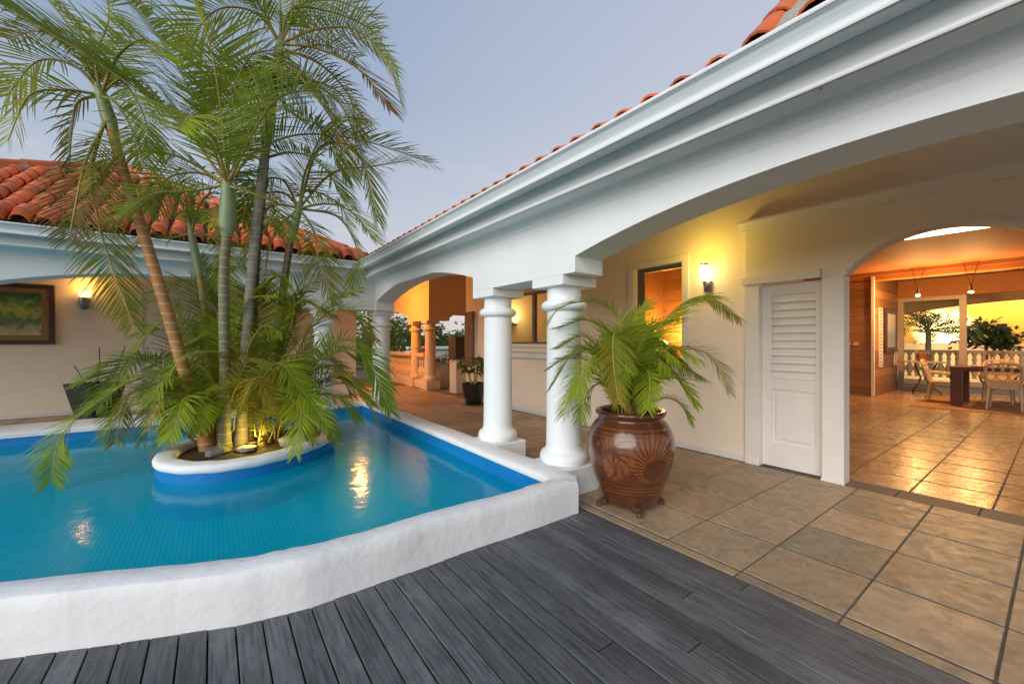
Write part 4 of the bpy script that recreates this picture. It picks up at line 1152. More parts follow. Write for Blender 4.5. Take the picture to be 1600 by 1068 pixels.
# ---- leafy helper
def leaf_blade(b, base, d, L, w, up=Vector((0,0,1)), droop=.5):
    d = Vector(d).normalized(); side = d.cross(up)
    if side.length < .05: side = d.cross(Vector((1,0,0)))
    side.normalize(); p = Vector(base); dd = d.copy(); pts = []
    prof = [.25, .9, 1.0, .6, .05]
    for k, q in enumerate(prof):
        nrm = side.cross(dd).normalized()
        pts.append((p-side*w*q*.5+nrm*w*.12*q, p+nrm*-w*.05, p+side*w*q*.5+nrm*w*.12*q))
        dd = (dd+Vector((0,0,-1))*droop*.25).normalized(); p = p+dd*L/(len(prof)-1)
    vs = [v for t in pts for v in t]; fs = []
    for k in range(len(prof)-1):
        a = 3*k
        fs += [(a, a+3, a+4, a+1), (a+1, a+4, a+5, a+2)]
    b.add(vs, fs)
def pot_plant(name, loc, label, group, potprof, potmat, leafmat, n, L, w, hgt, spread, saucer=None, leaf='leaf'):
    t = thing(name, loc, label, 'potted plant', group)
    part('pot', lambda b: b.lathe(potprof, 28, loc), potmat, t, 40)
    rim = max(z for r, z in potprof)
    part('soil', lambda b: b.lathe([(0,0),(max(r for r, z in potprof)*.8,.001)], 20, (loc[0], loc[1], loc[2]+rim-.04)), M['soil'], t)
    if saucer: part('saucer', lambda b: b.lathe([(saucer*.9,0),(saucer,.035),(saucer*.9,.03),(saucer*.5,.012)], 28, loc), M['saucer'], t, 40)
    sb = MB()
    stems = []
    for i in range(7):
        a = i*2.4; r = spread*.55*random.uniform(.3, 1)
        p0 = Vector((loc[0]+.05*math.cos(a), loc[1]+.05*math.sin(a), loc[2]+rim-.06)); h = hgt*random.uniform(.55, 1)
        pts = [p0+Vector((r*q*math.cos(a), r*q*math.sin(a), h*q**.8)) for q in (0, .35, .7, 1)]
        sb.tube(pts, [.014, .012, .01, .007], 6); stems.append(pts)
    sb.build('stem', M['rachis'], t, 50)
    for i in range(n):
        st = stems[i % 7]; q = random.uniform(.35, 1); k = min(int(q*3), 2)
        p = st[k].lerp(st[k+1], q*3-k); a = random.uniform(0, 6.28)
        b = MB(); leaf_blade(b, p, (math.cos(a), math.sin(a), random.uniform(-.1, .7)), L*random.uniform(.7, 1.2), w*random.uniform(.8, 1.2), droop=.9)
        b.build(leaf, leafmat, t, 60)
    return t
random.seed(21)
pot_plant('potted_plant', (4.86,8.12,0), 'leafy green plant in a glossy black pot with green saucer', None,
          [(.17,.035),(.19,.06),(.25,.30),(.27,.44),(.275,.50),(.26,.51),(.24,.47)], M['black'], M['broad_leaf'], 46, .26, .12, .82, .55, .24)
pot_plant('potted_plant', (5.98,12.0,0), 'spiky plant in a tall white tapering planter beside the apricot column', None,
          [(.20,0),(.22,.1),(.33,.72),(.34,.78),(.30,.78),(.28,.72)], M['white_ceramic'], M['leaf_d'], 40, .55, .06, .35, .3)
pot_plant('potted_plant', (5.42,12.2,1.10), 'small dark spiky plant in a pot on the balustrade between the apricot columns', None,
          [(.07,0),(.10,.12),(.105,.15),(.09,.15)], M['terra'], M['leaf_d'], 20, .3, .05, .10, .1)

# dark planter against the far wall
dp = thing('tub_planter', (-2.0,11.0,0), 'dark tapering tub with bare dry stems against the far wall', 'planter')
part('tub', lambda b: b.lathe([(.24,0),(.26,.05),(.40,.62),(.42,.70),(.38,.70),(.36,.62)], 4, (-1.75,10.6,0)), simple('dark_green_tub', (.02,.035,.022), None, 5, .5), dp)
for a, c in (((-1.9,10.6,.6), (-2.02,10.6,1.02)), ((-1.75,10.6,.6), (-1.70,10.6,1.35)), ((-1.7,10.6,.62), (-1.45,10.6,1.05)), ((-1.6,10.6,.6), (-1.35,10.6,1.38))):
    part('stem', lambda b: b.tube([a, ((a[0]+c[0])/2+.03, a[1], (a[2]+c[2])/2), c], .008, 5), M['bark_dark'], dp)

# painting and wall lamp on the far wall
pic = thing('painting', (-3.2,WY,1.4), 'garden scene painting in a gilt and dark brown frame', 'painting')
PX0, PX1, PZ0, PZ1 = -4.1, -2.50, 1.405, 2.555
def frame(b, x0, x1, z0, z1, w, y0, y1, bv=.008):
    b.box(x0, x0+w, y0, y1, z0, z1, bv); b.box(x1-w, x1, y0, y1, z0, z1, bv)
    b.box(x0+w, x1-w, y0+.001, y1, z0, z0+w, bv); b.box(x0+w, x1-w, y0+.001, y1, z1-w, z1, bv)
part('outer_frame', lambda b: frame(b, PX0, PX1, PZ0, PZ1, .075, WY-.06, WY-.001), M['frame_brown'], pic)
part('inner_frame', lambda b: frame(b, PX0+.076, PX1-.076, PZ0+.076, PZ1-.076, .10, WY-.045, WY-.002), M['frame_gold'], pic)
def painting_mat():
    m, nt, bs = nodes_of('painted_garden')
    v = coords(nt, (1,1,1))
    sep = nt.nodes.new('ShaderNodeSeparateXYZ'); nt.links.new(v, sep.inputs[0])
    mr = nt.nodes.new('ShaderNodeMapRange'); mr.inputs['From Min'].default_value = PZ0+.1; mr.inputs['From Max'].default_value = PZ1-.1
    nt.links.new(sep.outputs[2], mr.inputs[0])
    n = noise(nt, v, 7, 4, .6, .8)
    ad = nt.nodes.new('ShaderNodeMath'); ad.operation = 'ADD'; nt.links.new(mr.outputs[0], ad.inputs[0])
    sc = nt.nodes.new('ShaderNodeMath'); sc.operation = 'MULTIPLY_ADD'; sc.inputs[1].default_value = .55; sc.inputs[2].default_value = -.28
    nt.links.new(n, sc.inputs[0]); nt.links.new(sc.outputs[0], ad.inputs[1])
    base = ramp(nt, ad.outputs[0], [(.0, (.60,.50,.34)), (.16, (.48,.44,.20)), (.30, (.12,.18,.10)), (.42, (.10,.22,.08)), (.52, (.50,.48,.06)), (.66, (.22,.36,.05)), (.80, (.07,.17,.03)), (.95, (.03,.09,.02))])
    vo = nt.nodes.new('ShaderNodeTexVoronoi'); vo.inputs['Scale'].default_value = 9
    nt.links.new(v, vo.inputs['Vector'])
    blot = ramp(nt, noise(nt, v, 11, 3, .5), [(.60, (0,0,0)), (.64, (1,1,1))])
    c2 = ramp(nt, noise(nt, v, 3.1, 2), [(.35, (.45,.13,.08)), (.48, (.10,.16,.25)), (.55, (.42,.38,.05)), (.7, (.42,.30,.22))])
    nt.links.new(mixc(nt, base, c2, blot), bs.inputs['Base Color'])
    bs.inputs['Roughness'].default_value = .6
    return m
part('canvas', lambda b: b.box(PX0+.175, PX1-.175, WY-.022, WY-.004, PZ0+.175, PZ1-.175), painting_mat(), pic)

def wall_lamp_left():
    x, y = -2.08, WY
    t = thing('wall_lamp', (x, y, 2.1), 'glowing wall lamp with steel half cone beside the garden painting', 'lamp', 'lit wall lamps')
    part('holder', lambda b: b.lathe([(.03,2.10),(.05,2.12),(.075,2.20),(.085,2.32),(.085,2.34)], 20, (x, y-.09, 0)), M['steel'], t, 40)
    part('bracket', lambda b: b.box(x-.03, x+.03, y-.05, y-.001, 2.15, 2.28, .006), M['steel'], t)
    part('shade', lambda b: b.lathe([(.06,2.341),(.075,2.36),(.095,2.44),(.10,2.47)], 20, (x, y-.09, 0), cap=False), M['lamp_orange'], t, 40)
    point_light('wall_lamp_light', (x, y-.18, 2.56), LP['left'], (1.0,.45,.08), .06, t)
LP = dict(left=6, right=11, kitchen=20, room=90, lounge=300, dining=130, island=6)
wall_lamp_left()
def wall_lamp_right():
    x, y = 5.2, 2.75
    t = thing('wall_lamp', (x, y, 2.2), 'glowing frosted glass cylinder wall lamp between the window and the louvred door', 'lamp', 'lit wall lamps')
    part('bracket', lambda b: (b.box(5.15, 5.199, y-.045, y+.045, 2.10, 2.24, .008), b.tube([(5.16,y,2.16),(5.09,y,2.17),(5.08,y,2.235)], .016, 10)), M['steel'], t, 40)
    part('glass', lambda b: b.lathe([(.040,2.235),(.046,2.25),(.049,2.43)], 24, (5.08, y, 0)), M['lamp_hot'], t, 40)
    part('cap', lambda b: b.lathe([(.052,2.431),(.054,2.448),(.049,2.455)], 24, (5.08, y, 0)), M['steel'], t, 40)
    point_light('wall_lamp_light', (4.80, y, 2.54), LP['right'], (1.0,.68,.10), .07, t)
wall_lamp_right()

# ================================================================ ROOMS BEHIND THE WALL
# kitchen
room_k = thing('kitchen', (6.8,7,0), 'warm lit kitchen seen through the sliding window between the columns', 'room')
part('back_wall', lambda b: (b.box(7.9, 8.0, 4.9, 8.899, 0, 3.0), b.box(5.401, 7.9, 4.8, 4.9, 0, 3.0)), M['white_wall'], room_k)
part('ceiling', lambda b: b.box(5.401, 8.0, 4.8, 8.899, 3.0, 3.06), M['white_wall'], room_k)
part('floor', lambda b: b.box(5.421, 8.0, 4.8, 8.899, -.25, -.001), M['grout'], room_k)
for i in range(6):
    part('cabinet_door', lambda b: (b.box(7.86, 7.899, 5.2+i*.6, 5.2+i*.6+.58, 1.75, 2.75, .01), b.box(7.85, 7.861, 5.28+i*.6, 5.7+i*.6, 1.85, 2.65, .006)), M['trim'], room_k)
part('worktop', lambda b: b.box(7.3, 7.899, 4.91, 8.89, .9, .95, .01), M['darkwood'], room_k)
part('shelf', lambda b: (b.box(5.45, 5.75, KIT[0], KIT[1], 1.36, 1.40, .008)), M['white_ceramic'], room_k)
tap = thing('tap', (5.62,6.25,1.40), 'curved steel tap standing inside the kitchen window', 'tap')
part('spout', lambda b: b.tube([(5.62,6.25,1.40)]+[(5.62,6.25-.11+.11*math.cos(a),1.58+.11*math.sin(a)) for a in [R(q) for q in range(0, 181, 20)]]+[(5.62,6.03,1.52)], .012, 8), M['steel'], tap, 60)
kl = thing('kitchen_lamp', (7.5,8.8,1.9), 'small glowing lamp on the kitchen wall', 'lamp')
part('shade', lambda b: b.lathe([(.04,1.95),(.09,2.02),(.10,2.12)], 16, (6.55,8.75,0), cap=False), M['lamp_orange'], kl, 40)
part('holder', lambda b: (b.lathe([(.02,1.88),(.04,1.95)], 16, (6.55,8.75,0)), b.box(6.52, 6.58, 8.8, 8.898, 1.88, 1.98, .006)), M['steel'], kl, 40)
point_light('kitchen_light', (6.55,8.62,2.15), LP['kitchen'], (1.0,.55,.18), .08, kl)
# wood lined room behind the small window
room_w = thing('wood_room', (6.5,3.5,0), 'wood clad lamplit room behind the small window', 'room')
for i in range(14):
    part('plank', lambda b: b.box(7.15, 7.18, 2.45, 4.75, i*.205, i*.205+.198, .006), M['plank'], room_w)
part('side_wall', lambda b: (b.box(5.401, 7.2, 4.7, 4.79, 0, 3.0), b.box(5.401, 7.2, 2.35, 2.45, 0, 3.0)), M['plank'], room_w)
part('ceiling', lambda b: b.box(5.401, 7.2, 2.35, 4.79, 3.0, 3.06), M['plank'], room_w)
part('floor', lambda b: b.box(5.421, 7.2, 2.30, 4.79, -.25, -.001), M['grout'], room_w)
rl = thing('table_lamp', (6.5,2.8,.9), 'shaded lamp glowing inside the wood clad room', 'lamp')
part('shade', lambda b: b.lathe([(.12,1.25),(.08,1.48)], 20, (6.75,4.45,0), cap=False), M['lamp_orange'], rl, 40)
part('stem', lambda b: b.lathe([(.09,.9),(.02,.93),(.015,1.3)], 16, (6.75,4.45,0)), M['steel'], rl, 40)
part('stand', lambda b: b.box(6.5, 7.0, 4.2, 4.69, 0, .899, .01), M['darkwood'], rl)
point_light('table_lamp_light', (6.72,4.3,1.62), LP['room'], (1.0,.42,.08), .1, rl)

# ================================================================ DINING ROOM
dfl = part('dining_floor', lambda b: b.box(5.422, 17.2, -4, 2.29, -.30, -.007), M['grout'], None)
b_ = MB(); b_.box(7.21, 17.2, 2.291, 8, -.30, -.007); b_.build('subfloor', M['grout'], dfl)
tag(dfl, kind='structure')
def vis_skip(x, y):      # only what the arch lets the eye reach
    lo = -.35*(x/5.2)**.0-.04*(x-5.2)
    return y > 1.75+.285*(x-5.3)*.95+.1 or y < -.7
tile_field(5.43, 16.85, -.75, 5.0, dfl, 'tile_in', ox=5.43, oy=.377, skip=vis_skip)
din = thing('dining_room', (11,1,0), 'orange glowing dining room open to the sunset behind the arch', 'room')
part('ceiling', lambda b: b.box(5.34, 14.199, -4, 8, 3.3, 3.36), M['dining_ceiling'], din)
cpan = thing('ceiling_light', (9.1,.6,3.28), 'bright white light panel on the dining room ceiling just under the arch crown', 'lamp')
part('frame', lambda b: b.box(8.2, 9.98, -.65, 1.75, 3.275, 3.299, .004), M['trim'], cpan)
part('diffuser', lambda b: b.box(8.25, 9.93, -.6, 1.7, 3.262, 3.274, .003), emissive('light_panel_diffuser', (1.0,.78,.50), 5.0), cpan)
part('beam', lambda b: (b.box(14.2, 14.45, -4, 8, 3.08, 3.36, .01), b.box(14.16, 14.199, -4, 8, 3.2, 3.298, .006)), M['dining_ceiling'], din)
part('outer_ceiling', lambda b: b.box(14.451, 17.1, -4, 8, 3.62, 3.66), M['darkwood'], din)
for yy in (2.35, 1.55, .75, -.05, -.85):
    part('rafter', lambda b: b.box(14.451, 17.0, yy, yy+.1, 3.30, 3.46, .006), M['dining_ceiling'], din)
part('header', lambda b: b.box(16.9, 17.05, -4, 3.06, 2.77, 3.3, .006), M['dining_ceiling'], din)
part('side_wall', lambda b: b.box(8.05, 14.19, 7.9, 8, 0, 3.3), M['white_wall'], din)
ww1 = part('wood_wall', lambda b: b.box(14.23, 14.4, 3.09, 8, 0, 3.3), M['plank'], din)
for i in range(13):
    part('plank', lambda b: b.box(14.2, 14.229, 3.09, 4.6, i*.24, i*.24+.233, .006), M['plank'], ww1)
ww2 = part('wood_wall', lambda b: b.box(14.4, 17.0, 3.08, 3.25, 0, 3.6), M['plank'], din)
for i in range(13):
    part('plank', lambda b: b.box(14.235, 16.9, 3.05, 3.079, i*.24, i*.24+.233, .006), M['plank'], ww2)
part('corner_post', lambda b: b.box(14.17, 14.234, 3.02, 3.089, 0, 3.2, .008), M['trim'], din)
for xa, xb in ((14.75, 15.12), (16.42, 16.72)):
    lw = part('louvre_window', lambda b: (b.box(xa, xb, 3.03, 3.049, .75, .80), b.box(xa, xb, 3.03, 3.049, 2.35, 2.40), b.box(xa, xa+.04, 3.031, 3.049, .80, 2.35), b.box(xb-.04, xb, 3.031, 3.049, .80, 2.35)), M['trim'], din)
    for i in range(16):
        part('louvre_slat', lambda b: b.box(xa+.04, xb-.04, 3.034, 3.046, .82+i*.095, .82+i*.095+.07), M['trim'], lw)
sd = part('sliding_door', lambda b: (b.box(16.9, 16.98, 2.92, 3.045, 0, 2.77), b.box(16.9, 16.98, 1.64, 1.78, 0, 2.77), b.box(16.901, 16.979, 1.78, 2.92, 0, .12), b.box(16.901, 16.979, 1.78, 2.92, 2.66, 2.77), b.box(16.86, 17.02, -4, 3.05, -.02, .02)), M['frame_warm'], din)
part('pane', lambda b: b.box(16.937, 16.943, 1.78, 2.92, .12, 2.66), M['glass'], sd)

# sockets and picture
sock = part('light_switch', lambda b: (b.box(14.19, 14.199, 3.35, 3.47, 1.36, 1.44, .004), b.box(14.19, 14.199, 3.52, 3.64, 1.36, 1.44, .004), b.box(14.19, 14.199, 3.69, 3.81, 1.36, 1.44, .004)), M['plate'], din)
pic2 = thing('picture', (15.8,3.05,1.2), 'narrow framed seascape picture on the wood wall of the dining room', 'picture')
part('frame', lambda b: (b.box(15.2, 15.32, 2.97, 3.029, 1.16, 2.40, .01), b.box(16.28, 16.40, 2.97, 3.029, 1.16, 2.40, .01), b.box(15.32, 16.28, 2.971, 3.029, 1.16, 1.30, .01), b.box(15.32, 16.28, 2.971, 3.029, 2.26, 2.40, .01)), M['frame_brown'], pic2)
def seascape():
    m, nt, bs = nodes_of('seascape_print')
    v = coords(nt); sep = nt.nodes.new('ShaderNodeSeparateXYZ'); nt.links.new(v, sep.inputs[0])
    mr = nt.nodes.new('ShaderNodeMapRange'); mr.inputs['From Min'].default_value = 1.3; mr.inputs['From Max'].default_value = 2.26
    nt.links.new(sep.outputs[2], mr.inputs[0])
    nt.links.new(ramp(nt, mr.outputs[0], [(0, (.45,.42,.33)), (.3, (.25,.42,.42)), (.5, (.40,.55,.55)), (.55, (.6,.6,.55)), (1, (.65,.66,.6))]), bs.inputs['Base Color'])
    bs.inputs['Roughness'].default_value = .3
    return m
part('print', lambda b: b.box(15.32, 16.28, 2.985, 3.028, 1.30, 2.26), seascape(), pic2)

# pendant spots
for i, (x, y) in enumerate(((14.0, 2.16), (14.0, 1.29))):
    t = thing('pendant_spot', (x, y, 2.6), ('small lit spotlight hanging from wires in front of the sliding glass door', 'small lit spotlight hanging from wires above the dining table')[i], 'lamp', 'hanging spotlights')
    part('wires', lambda b: (b.tube([(x,y,2.72),(x,y-.12,3.3)], .006, 5), b.tube([(x,y,2.72),(x,y+.12,3.3)], .006, 5)), M['iron'], t)
    part('holder', lambda b: b.lathe([(.02,2.62),(.03,2.74)], 10, (x, y, 0)), M['iron'], t)
    part('bulb', lambda b: b.lathe([(.01,2.575),(.045,2.58),(.042,2.605),(.03,2.62)], 14, (x, y, 0)), M['spot_bulb'], t, 40)
    point_light('pendant_light', (x, y, 2.47), LP['dining'], (1.0,.50,.16), .06, t)

# rug, table, chairs
rug = part('rug', lambda b: b.box(12.75, 15.5, -2.2, 2.12, .001, .014, .004), M['rug'], None)
tag(rug, 'straw coloured rug under the dining table', 'rug')
tb = thing('dining_table', (14.05,.4,0), 'dark red wooden dining table with thick square legs', 'table')
part('table_top', lambda b: b.box(13.42, 14.68, -1.2, 1.56, .80, .90, .01), M['darkwood'], tb)
for xx, yy in ((13.43, 1.37), (14.49, 1.37), (13.43, -1.19), (14.49, -1.19)):
    part('leg', lambda b: b.box(xx, xx+.18, yy, yy+.18, .014, .80, .006), M['darkwood'], tb)
for i, (xx, yy, lab) in enumerate(((13.68, 1.15, 'white dinner plate at the left end of the dining table'), (13.66, .55, 'white dinner plate in front of the near chair on the dining table'))):
    o = part('dinner_plate', lambda b: b.lathe([(.08,.901),(.10,.903),(.17,.925),(.165,.925),(.09,.908)], 24, (xx, yy, 0)), M['plate'], None, 40)
    tag(o, lab, 'plate', 'plates on the dining table')
wg = []
for i, (xx, yy, lab) in enumerate(((14.0, .98, 'wine glass, leftmost of the three on the dining table'), (14.0, .80, 'wine glass, middle one of the three on the dining table'), (13.9, .42, 'wine glass, rightmost of the three on the dining table'))):
    o = part('wine_glass', lambda b: b.lathe([(.045,.902),(.04,.908),(.008,.915),(.007,1.05),(.02,1.065),(.07,1.12),(.085,1.18),(.075,1.24),(.073,1.24),(.082,1.18),(.067,1.125),(.0,1.075)], 20, (xx, yy, 0), cap=False), M['wine'], None, 50)
    tag(o, lab, 'wine glass', 'wine glasses on the dining table')

def chair(label):
    t = thing('dining_chair', (0,0,0), label, 'chair', 'cream dining chairs')
    # faces +Y in its own space; back at y = -.22
    part('seat', lambda b: b.prism([(-.22,-.20),(.22,-.20),(.25,.20),(.18,.26),(-.18,.26),(-.25,.20)], lambda u, v, w: (u, v, w), .46, .50), M['wicker'], t)
    for sx in (-1, 1):
        part('leg', lambda b: b.tube([(sx*.21,-.17,.47),(sx*.235,-.26,.016)], [.026,.017], 8), M['wicker'], t, 50)
        part('leg', lambda b: b.tube([(sx*.20,.20,.47),(sx*.225,.26,.016)], [.026,.017], 8), M['wicker'], t, 50)
        part('armrest', lambda b: b.tube([(sx*.24,-.23,.72),(sx*.29,-.05,.70),(sx*.29,.14,.67),(sx*.24,.20,.49)], [.02,.024,.024,.02], 8), M['wicker'], t, 50)
    def by(z): return -.20-.13*(z-.48)/.5
    part('back_frame', lambda b: b.tube([(-.21,by(.48),.48),(-.25,by(.72),.72),(-.24,by(.93),.93),(-.18,by(.98),.98),(0,by(1.0)-.02,1.0),(.18,by(.98),.98),(.24,by(.93),.93),(.25,by(.72),.72),(.21,by(.48),.48)], .024, 8), M['wicker'], t, 60)
    part('back_panel', lambda b: b.prism([(-.22,.50),(.22,.50),(.235,.64),(-.235,.64)], lambda u, v, w: (u, by(v)+w, v), -.012, .012), M['wicker'], t)
    rings = [(-.17,.72,.07,.07),(-.02,.71,.08,.065),(.14,.715,.075,.07),(-.19,.85,.05,.06),(-.08,.85,.06,.065),(.05,.855,.06,.06),(.17,.85,.06,.065),(-.13,.94,.06,.035),(.0,.95,.06,.035),(.13,.94,.06,.035)]
    for (u, z, a, c) in rings:
        part('lattice_loop', lambda b: b.tube([(u+a*math.cos(q), by(z+c*math.sin(q)), z+c*math.sin(q)) for q in [2*math.pi*k/12 for k in range(13)]], .013, 6, cap=False), M['wicker'], t, 60)
    return t
ch0 = chair('cream lattice chair with its back towards the arch, near side of the dining table')
ch0.location = (13.40, .76, .014); ch0.rotation_euler = (0, 0, R(-90))
for loc, rz, lab in (((14.05,1.75,.014), R(180), 'cream lattice chair at the left end of the dining table'),
                     ((14.95,.95,.014), R(90), 'cream lattice chair on the far side of the dining table facing the arch')):
    c = copy_tree(ch0, loc, rz); c['label'] = lab
# bistro table with pot
bt = thing('bistro_table', (16.1,2.4,0), 'round bistro table on curled iron legs by the glass door', 'table')
part('table_top', lambda b: b.lathe([(.48,.875),(.50,.885),(.50,.90),(.48,.905)], 36, (16.1,2.4,0)), M['wicker'], bt, 40)
for k in range(3):
    a = R(40+120*k)
    part('leg', lambda b: b.tube([(16.1+r*math.cos(a), 2.4+r*math.sin(a), z) for r, z in ((.30,.874),(.20,.66),(.06,.46),(.14,.26),(.30,.10),(.38,.012))], .02, 8), M['iron'], bt, 60)
random.seed(31)
pot_plant('potted_flower', (16.1,2.4,.906), 'terracotta flower pot standing on the bistro table', None, [(.09,0),(.12,.16),(.135,.17),(.135,.21),(.115,.21)], M['terra'], M['plate'], 26, .10, .06, .16, .15, leaf='petal')

# outer terrace: floor, railing, roof edge
otf = part('sunset_terrace', lambda b: b.box(17.2, 20.2, -8, 9, -.35, -.012), M['tile'], None); tag(otf, kind='structure')
rail = thing('terrace_railing', (19.8,0,0), 'white railing of the sunset terrace beyond the dining room', 'railing')
part('hand_rail', lambda b: b.box(19.7, 19.9, -8, 9, 1.08, 1.18, .02), M['lounge'], rail)  # apricot on the white railing: sunset backlighting put into the colour
part('base', lambda b: b.box(19.7, 19.9, -8, 9, -.012, .15, .02), M['lounge'], rail)
bb = MB(); bb.lathe(bprof, 10); bme2 = bb.mesh('baluster', M['lounge'], 50)
for i in range(40):
    inst('baluster', bme2, Matrix.Translation((19.8, -3.0+i*.19, 0)) @ Matrix.Diagonal((1.15,1.15,1.1,1)), rail)
vr = thing('veranda_roof', (19.6,0,2.7), 'white veranda beam with a shallow arch above the sunset terrace', 'beam')
def vbeam(b):
    poly = [(-8,3.5),(-8,2.5)]+list(reversed(arc(.2, 3.6, 2.35, .40, 30)))+[(4.2,2.35),(4.2,-.012),(4.6,-.012),(4.6,2.35),(9,2.35),(9,3.5)]
    b.prism(poly, lambda u, v, w: (w, u, v), 19.5, 19.9)
part('beam', vbeam, M['lounge'], vr, 30)  # white beam toned down to apricot, backlit tint held in the colour
part('soffit', lambda b: b.box(17.06, 19.49, -8, 9, 3.35, 3.5), M['lounge'], vr)

# ================================================================ PALMS
def catmull(pts, n):
    pts = [Vector(p) for p in pts]
    P = [pts[0]*2-pts[1]]+pts+[pts[-1]*2-pts[-2]]
    out = []
    for i in range(1, len(P)-2):
        for k in range(n):
            t = k/n; a, b, c, d = P[i-1], P[i], P[i+1], P[i+2]
            out.append(.5*((2*b)+(c-a)*t+(2*a-5*b+4*c-d)*t*t+(3*b-a-3*c+d)*t**3))
    out.append(pts[-1])
    return out
def frond(parent, pts, L, kind, spacing=.031, wid=None, rr=.015):
    cv = catmull(pts, 10)
    acc = [0]
    for a, b in zip(cv, cv[1:]): acc.append(acc[-1]+(b-a).length)
    tot = acc[-1]
    def at(s):
        d = s*tot
        for i in range(len(acc)-1):
            if d <= acc[i+1] or i == len(acc)-2:
                t = (d-acc[i])/max(acc[i+1]-acc[i], 1e-6)
                return cv[i].lerp(cv[i+1], t), (cv[min(i+1, len(cv)-1)]-cv[i]).normalized()
    b = MB(); L = L*1.3
    nn = max(14, int(tot*.88/spacing))
    w0 = wid or ((.012+.014*L) if kind == 'd' else (.0105+.012*L))
    prevS = None
    twist = random.uniform(-.25, .25)
    for i in range(nn):
        s = .12+.88*(i+.5)/nn
        p, T = at(s)
        S = T.cross(Vector((0,0,1)))
        if S.length < .25:
            S = prevS or Vector((1,0,0))
        S = (S-T*S.dot(T)).normalized()
        if prevS is not None and S.dot(prevS) < 0: S = -S
        prevS = S.copy()
        N = S.cross(T).normalized()
        S = (S+N*twist).normalized(); N = S.cross(T).normalized()
        q = (s-.12)/.88
        env = min(1.0, .62+1.1*q)*(1.0 if q < .55 else 1-.60*((q-.55)/.45)**1.4)
        for sg in (-1, 1):
            th = R(64-30*q+random.uniform(-4, 4)); phi = R(14+random.uniform(-9, 10))
            d = (T*math.cos(th)+(S*sg*math.cos(phi)+N*math.sin(phi))*math.sin(th)).normalized()
            ll = L*env*random.uniform(.85, 1.1)
            if random.random() < .03: ll *= .5
            pp = p+d*.0; dd = d.copy(); dr = random.uniform(.06, .20)
            vs = []; prof = ((0,.45),(.28,1),(.6,.85),(.85,.5),(1,.05))
            last = 0
            for u, wq in prof:
                pp = pp+dd*ll*(u-last); last = u
                W = (T-dd*T.dot(dd))
                if W.length < .05: W = N.copy()
                W = (W.normalized()+N*.25*sg).normalized()
                vs += [pp-W*w0*wq*.5, pp+W*w0*wq*.5]
                dd = (dd+Vector((0,0,-1))*dr*(.35+u)).normalized()
            b.add(vs, [(2*k, 2*k+2, 2*k+3, 2*k+1) for k in range(4)])
    o = b.build('frond', M['leaf_'+kind], parent, 60)
    rb = MB(); m = len(cv)
    rb.tube(cv, [rr*(1-.8*i/(m-1))+.002 for i in range(m)], 6)
    rb.build('stalk', M['rachis'], o, 60)
    return o
def trunk_mesh(b, pts, r):
    cv = catmull(pts, 14); n = len(cv); rad = []
    for i, p in enumerate(cv):
        q = i/(n-1); base = r[0]+(r[1]-r[0])*q
        if q < .06: base *= 1+.35*(1-q/.06)
        ph = (p.z/.105) % 1
        base *= .88; rad.append(base*(1.035 if ph < .16 else 1.0))
    b.tube(cv, rad, 14)
PALM_LABELS = {
 'A': 'areca palm with thick golden ringed trunk leaning left out of the island',
 'B': 'areca palm with straight slender trunk and pale green crownshaft in the island',
 'C': 'tallest areca palm with pale grey ringed trunk leaning right out of the island',
 'D': 'thin brown trunked areca palm at the right end of the island',
 'F': 'slim brown stemmed areca palm close behind the grey trunk',
 'E': 'short thin areca palm between the golden trunk and the green crownshaft'}
random.seed(42)
for k, d in PALMS.items():
    base = d['trunk'][0]
    t = thing('areca_palm', base, PALM_LABELS[k], 'palm tree', 'palms in the pool island')
    pts = [(base[0], base[1], base[2]-.05)]+d['trunk'][1:]
    part('trunk', lambda b: trunk_mesh(b, pts, d['r']), M[d['mat']], t, 60)
    a, c = Vector(d['trunk'][-2]), Vector(d['trunk'][-1])
    if d['shaft']:
        q = Vector(d['trunk'][-3]); r = d['r'][1]
        part('crownshaft', lambda b: b.tube([q, q.lerp(a, .4), a, c, c+(c-a)*.3], [r*1.08, r*1.75, r*1.6, r*1.1, r*.6], 14), M['shaft'], t, 60)
    else:
        r = d['r'][1]
        part('crownshaft', lambda b: b.tube([a.lerp(c, -.6), a, c, c+(c-a)*.5], [r*1.05, r*1.35, r*1.05, r*.5], 12), M['shaft'], t, 60)
    for pts_, L, kd in d['fr']:
        frond(t, pts_, L, kd)
    # a few more leaves to the back and the front of the crown
    for i in range(2):
        az = random.uniform(0, 6.28); el = random.uniform(.5, 1.2); ln = random.uniform(1.0, 1.5)*(1 if k in 'ABC' else .6)
        hd = Vector((math.cos(az), math.sin(az), 0))
        pp = [c, c+hd*ln*.35*math.cos(el)+Vector((0,0,ln*.4*math.sin(el))), c+hd*ln*.75+Vector((0,0,ln*.35*math.sin(el))), c+hd*ln*1.05+Vector((0,0,-.05*ln))]
        frond(t, pp, d['fr'][0][1]*.8, random.choice('gdg'))
    if k == 'C':      # old flower stalks tangled under the crown
        b = MB(); n0 = Vector(d['trunk'][-3]).lerp(Vector(d['trunk'][-2]), .25)
        for i in range(70):
            az = random.uniform(0, 6.28); q = random.uniform(.12, .34); hd = Vector((math.cos(az), math.sin(az), 0))
            b.tube([n0, n0+hd*q*.6+Vector((0,0,random.uniform(.02, .16))), n0+hd*q+Vector((0,0,random.uniform(-.14, .08))), n0+hd*q*1.05+Vector((0,0,random.uniform(-.24, -.02)))], [.008,.006,.005,.003], 5)
        b.build('flower_stalks', simple('dry_flower_stalk', (.22,.19,.10), (.12,.11,.05), 9, .8), t, 60)
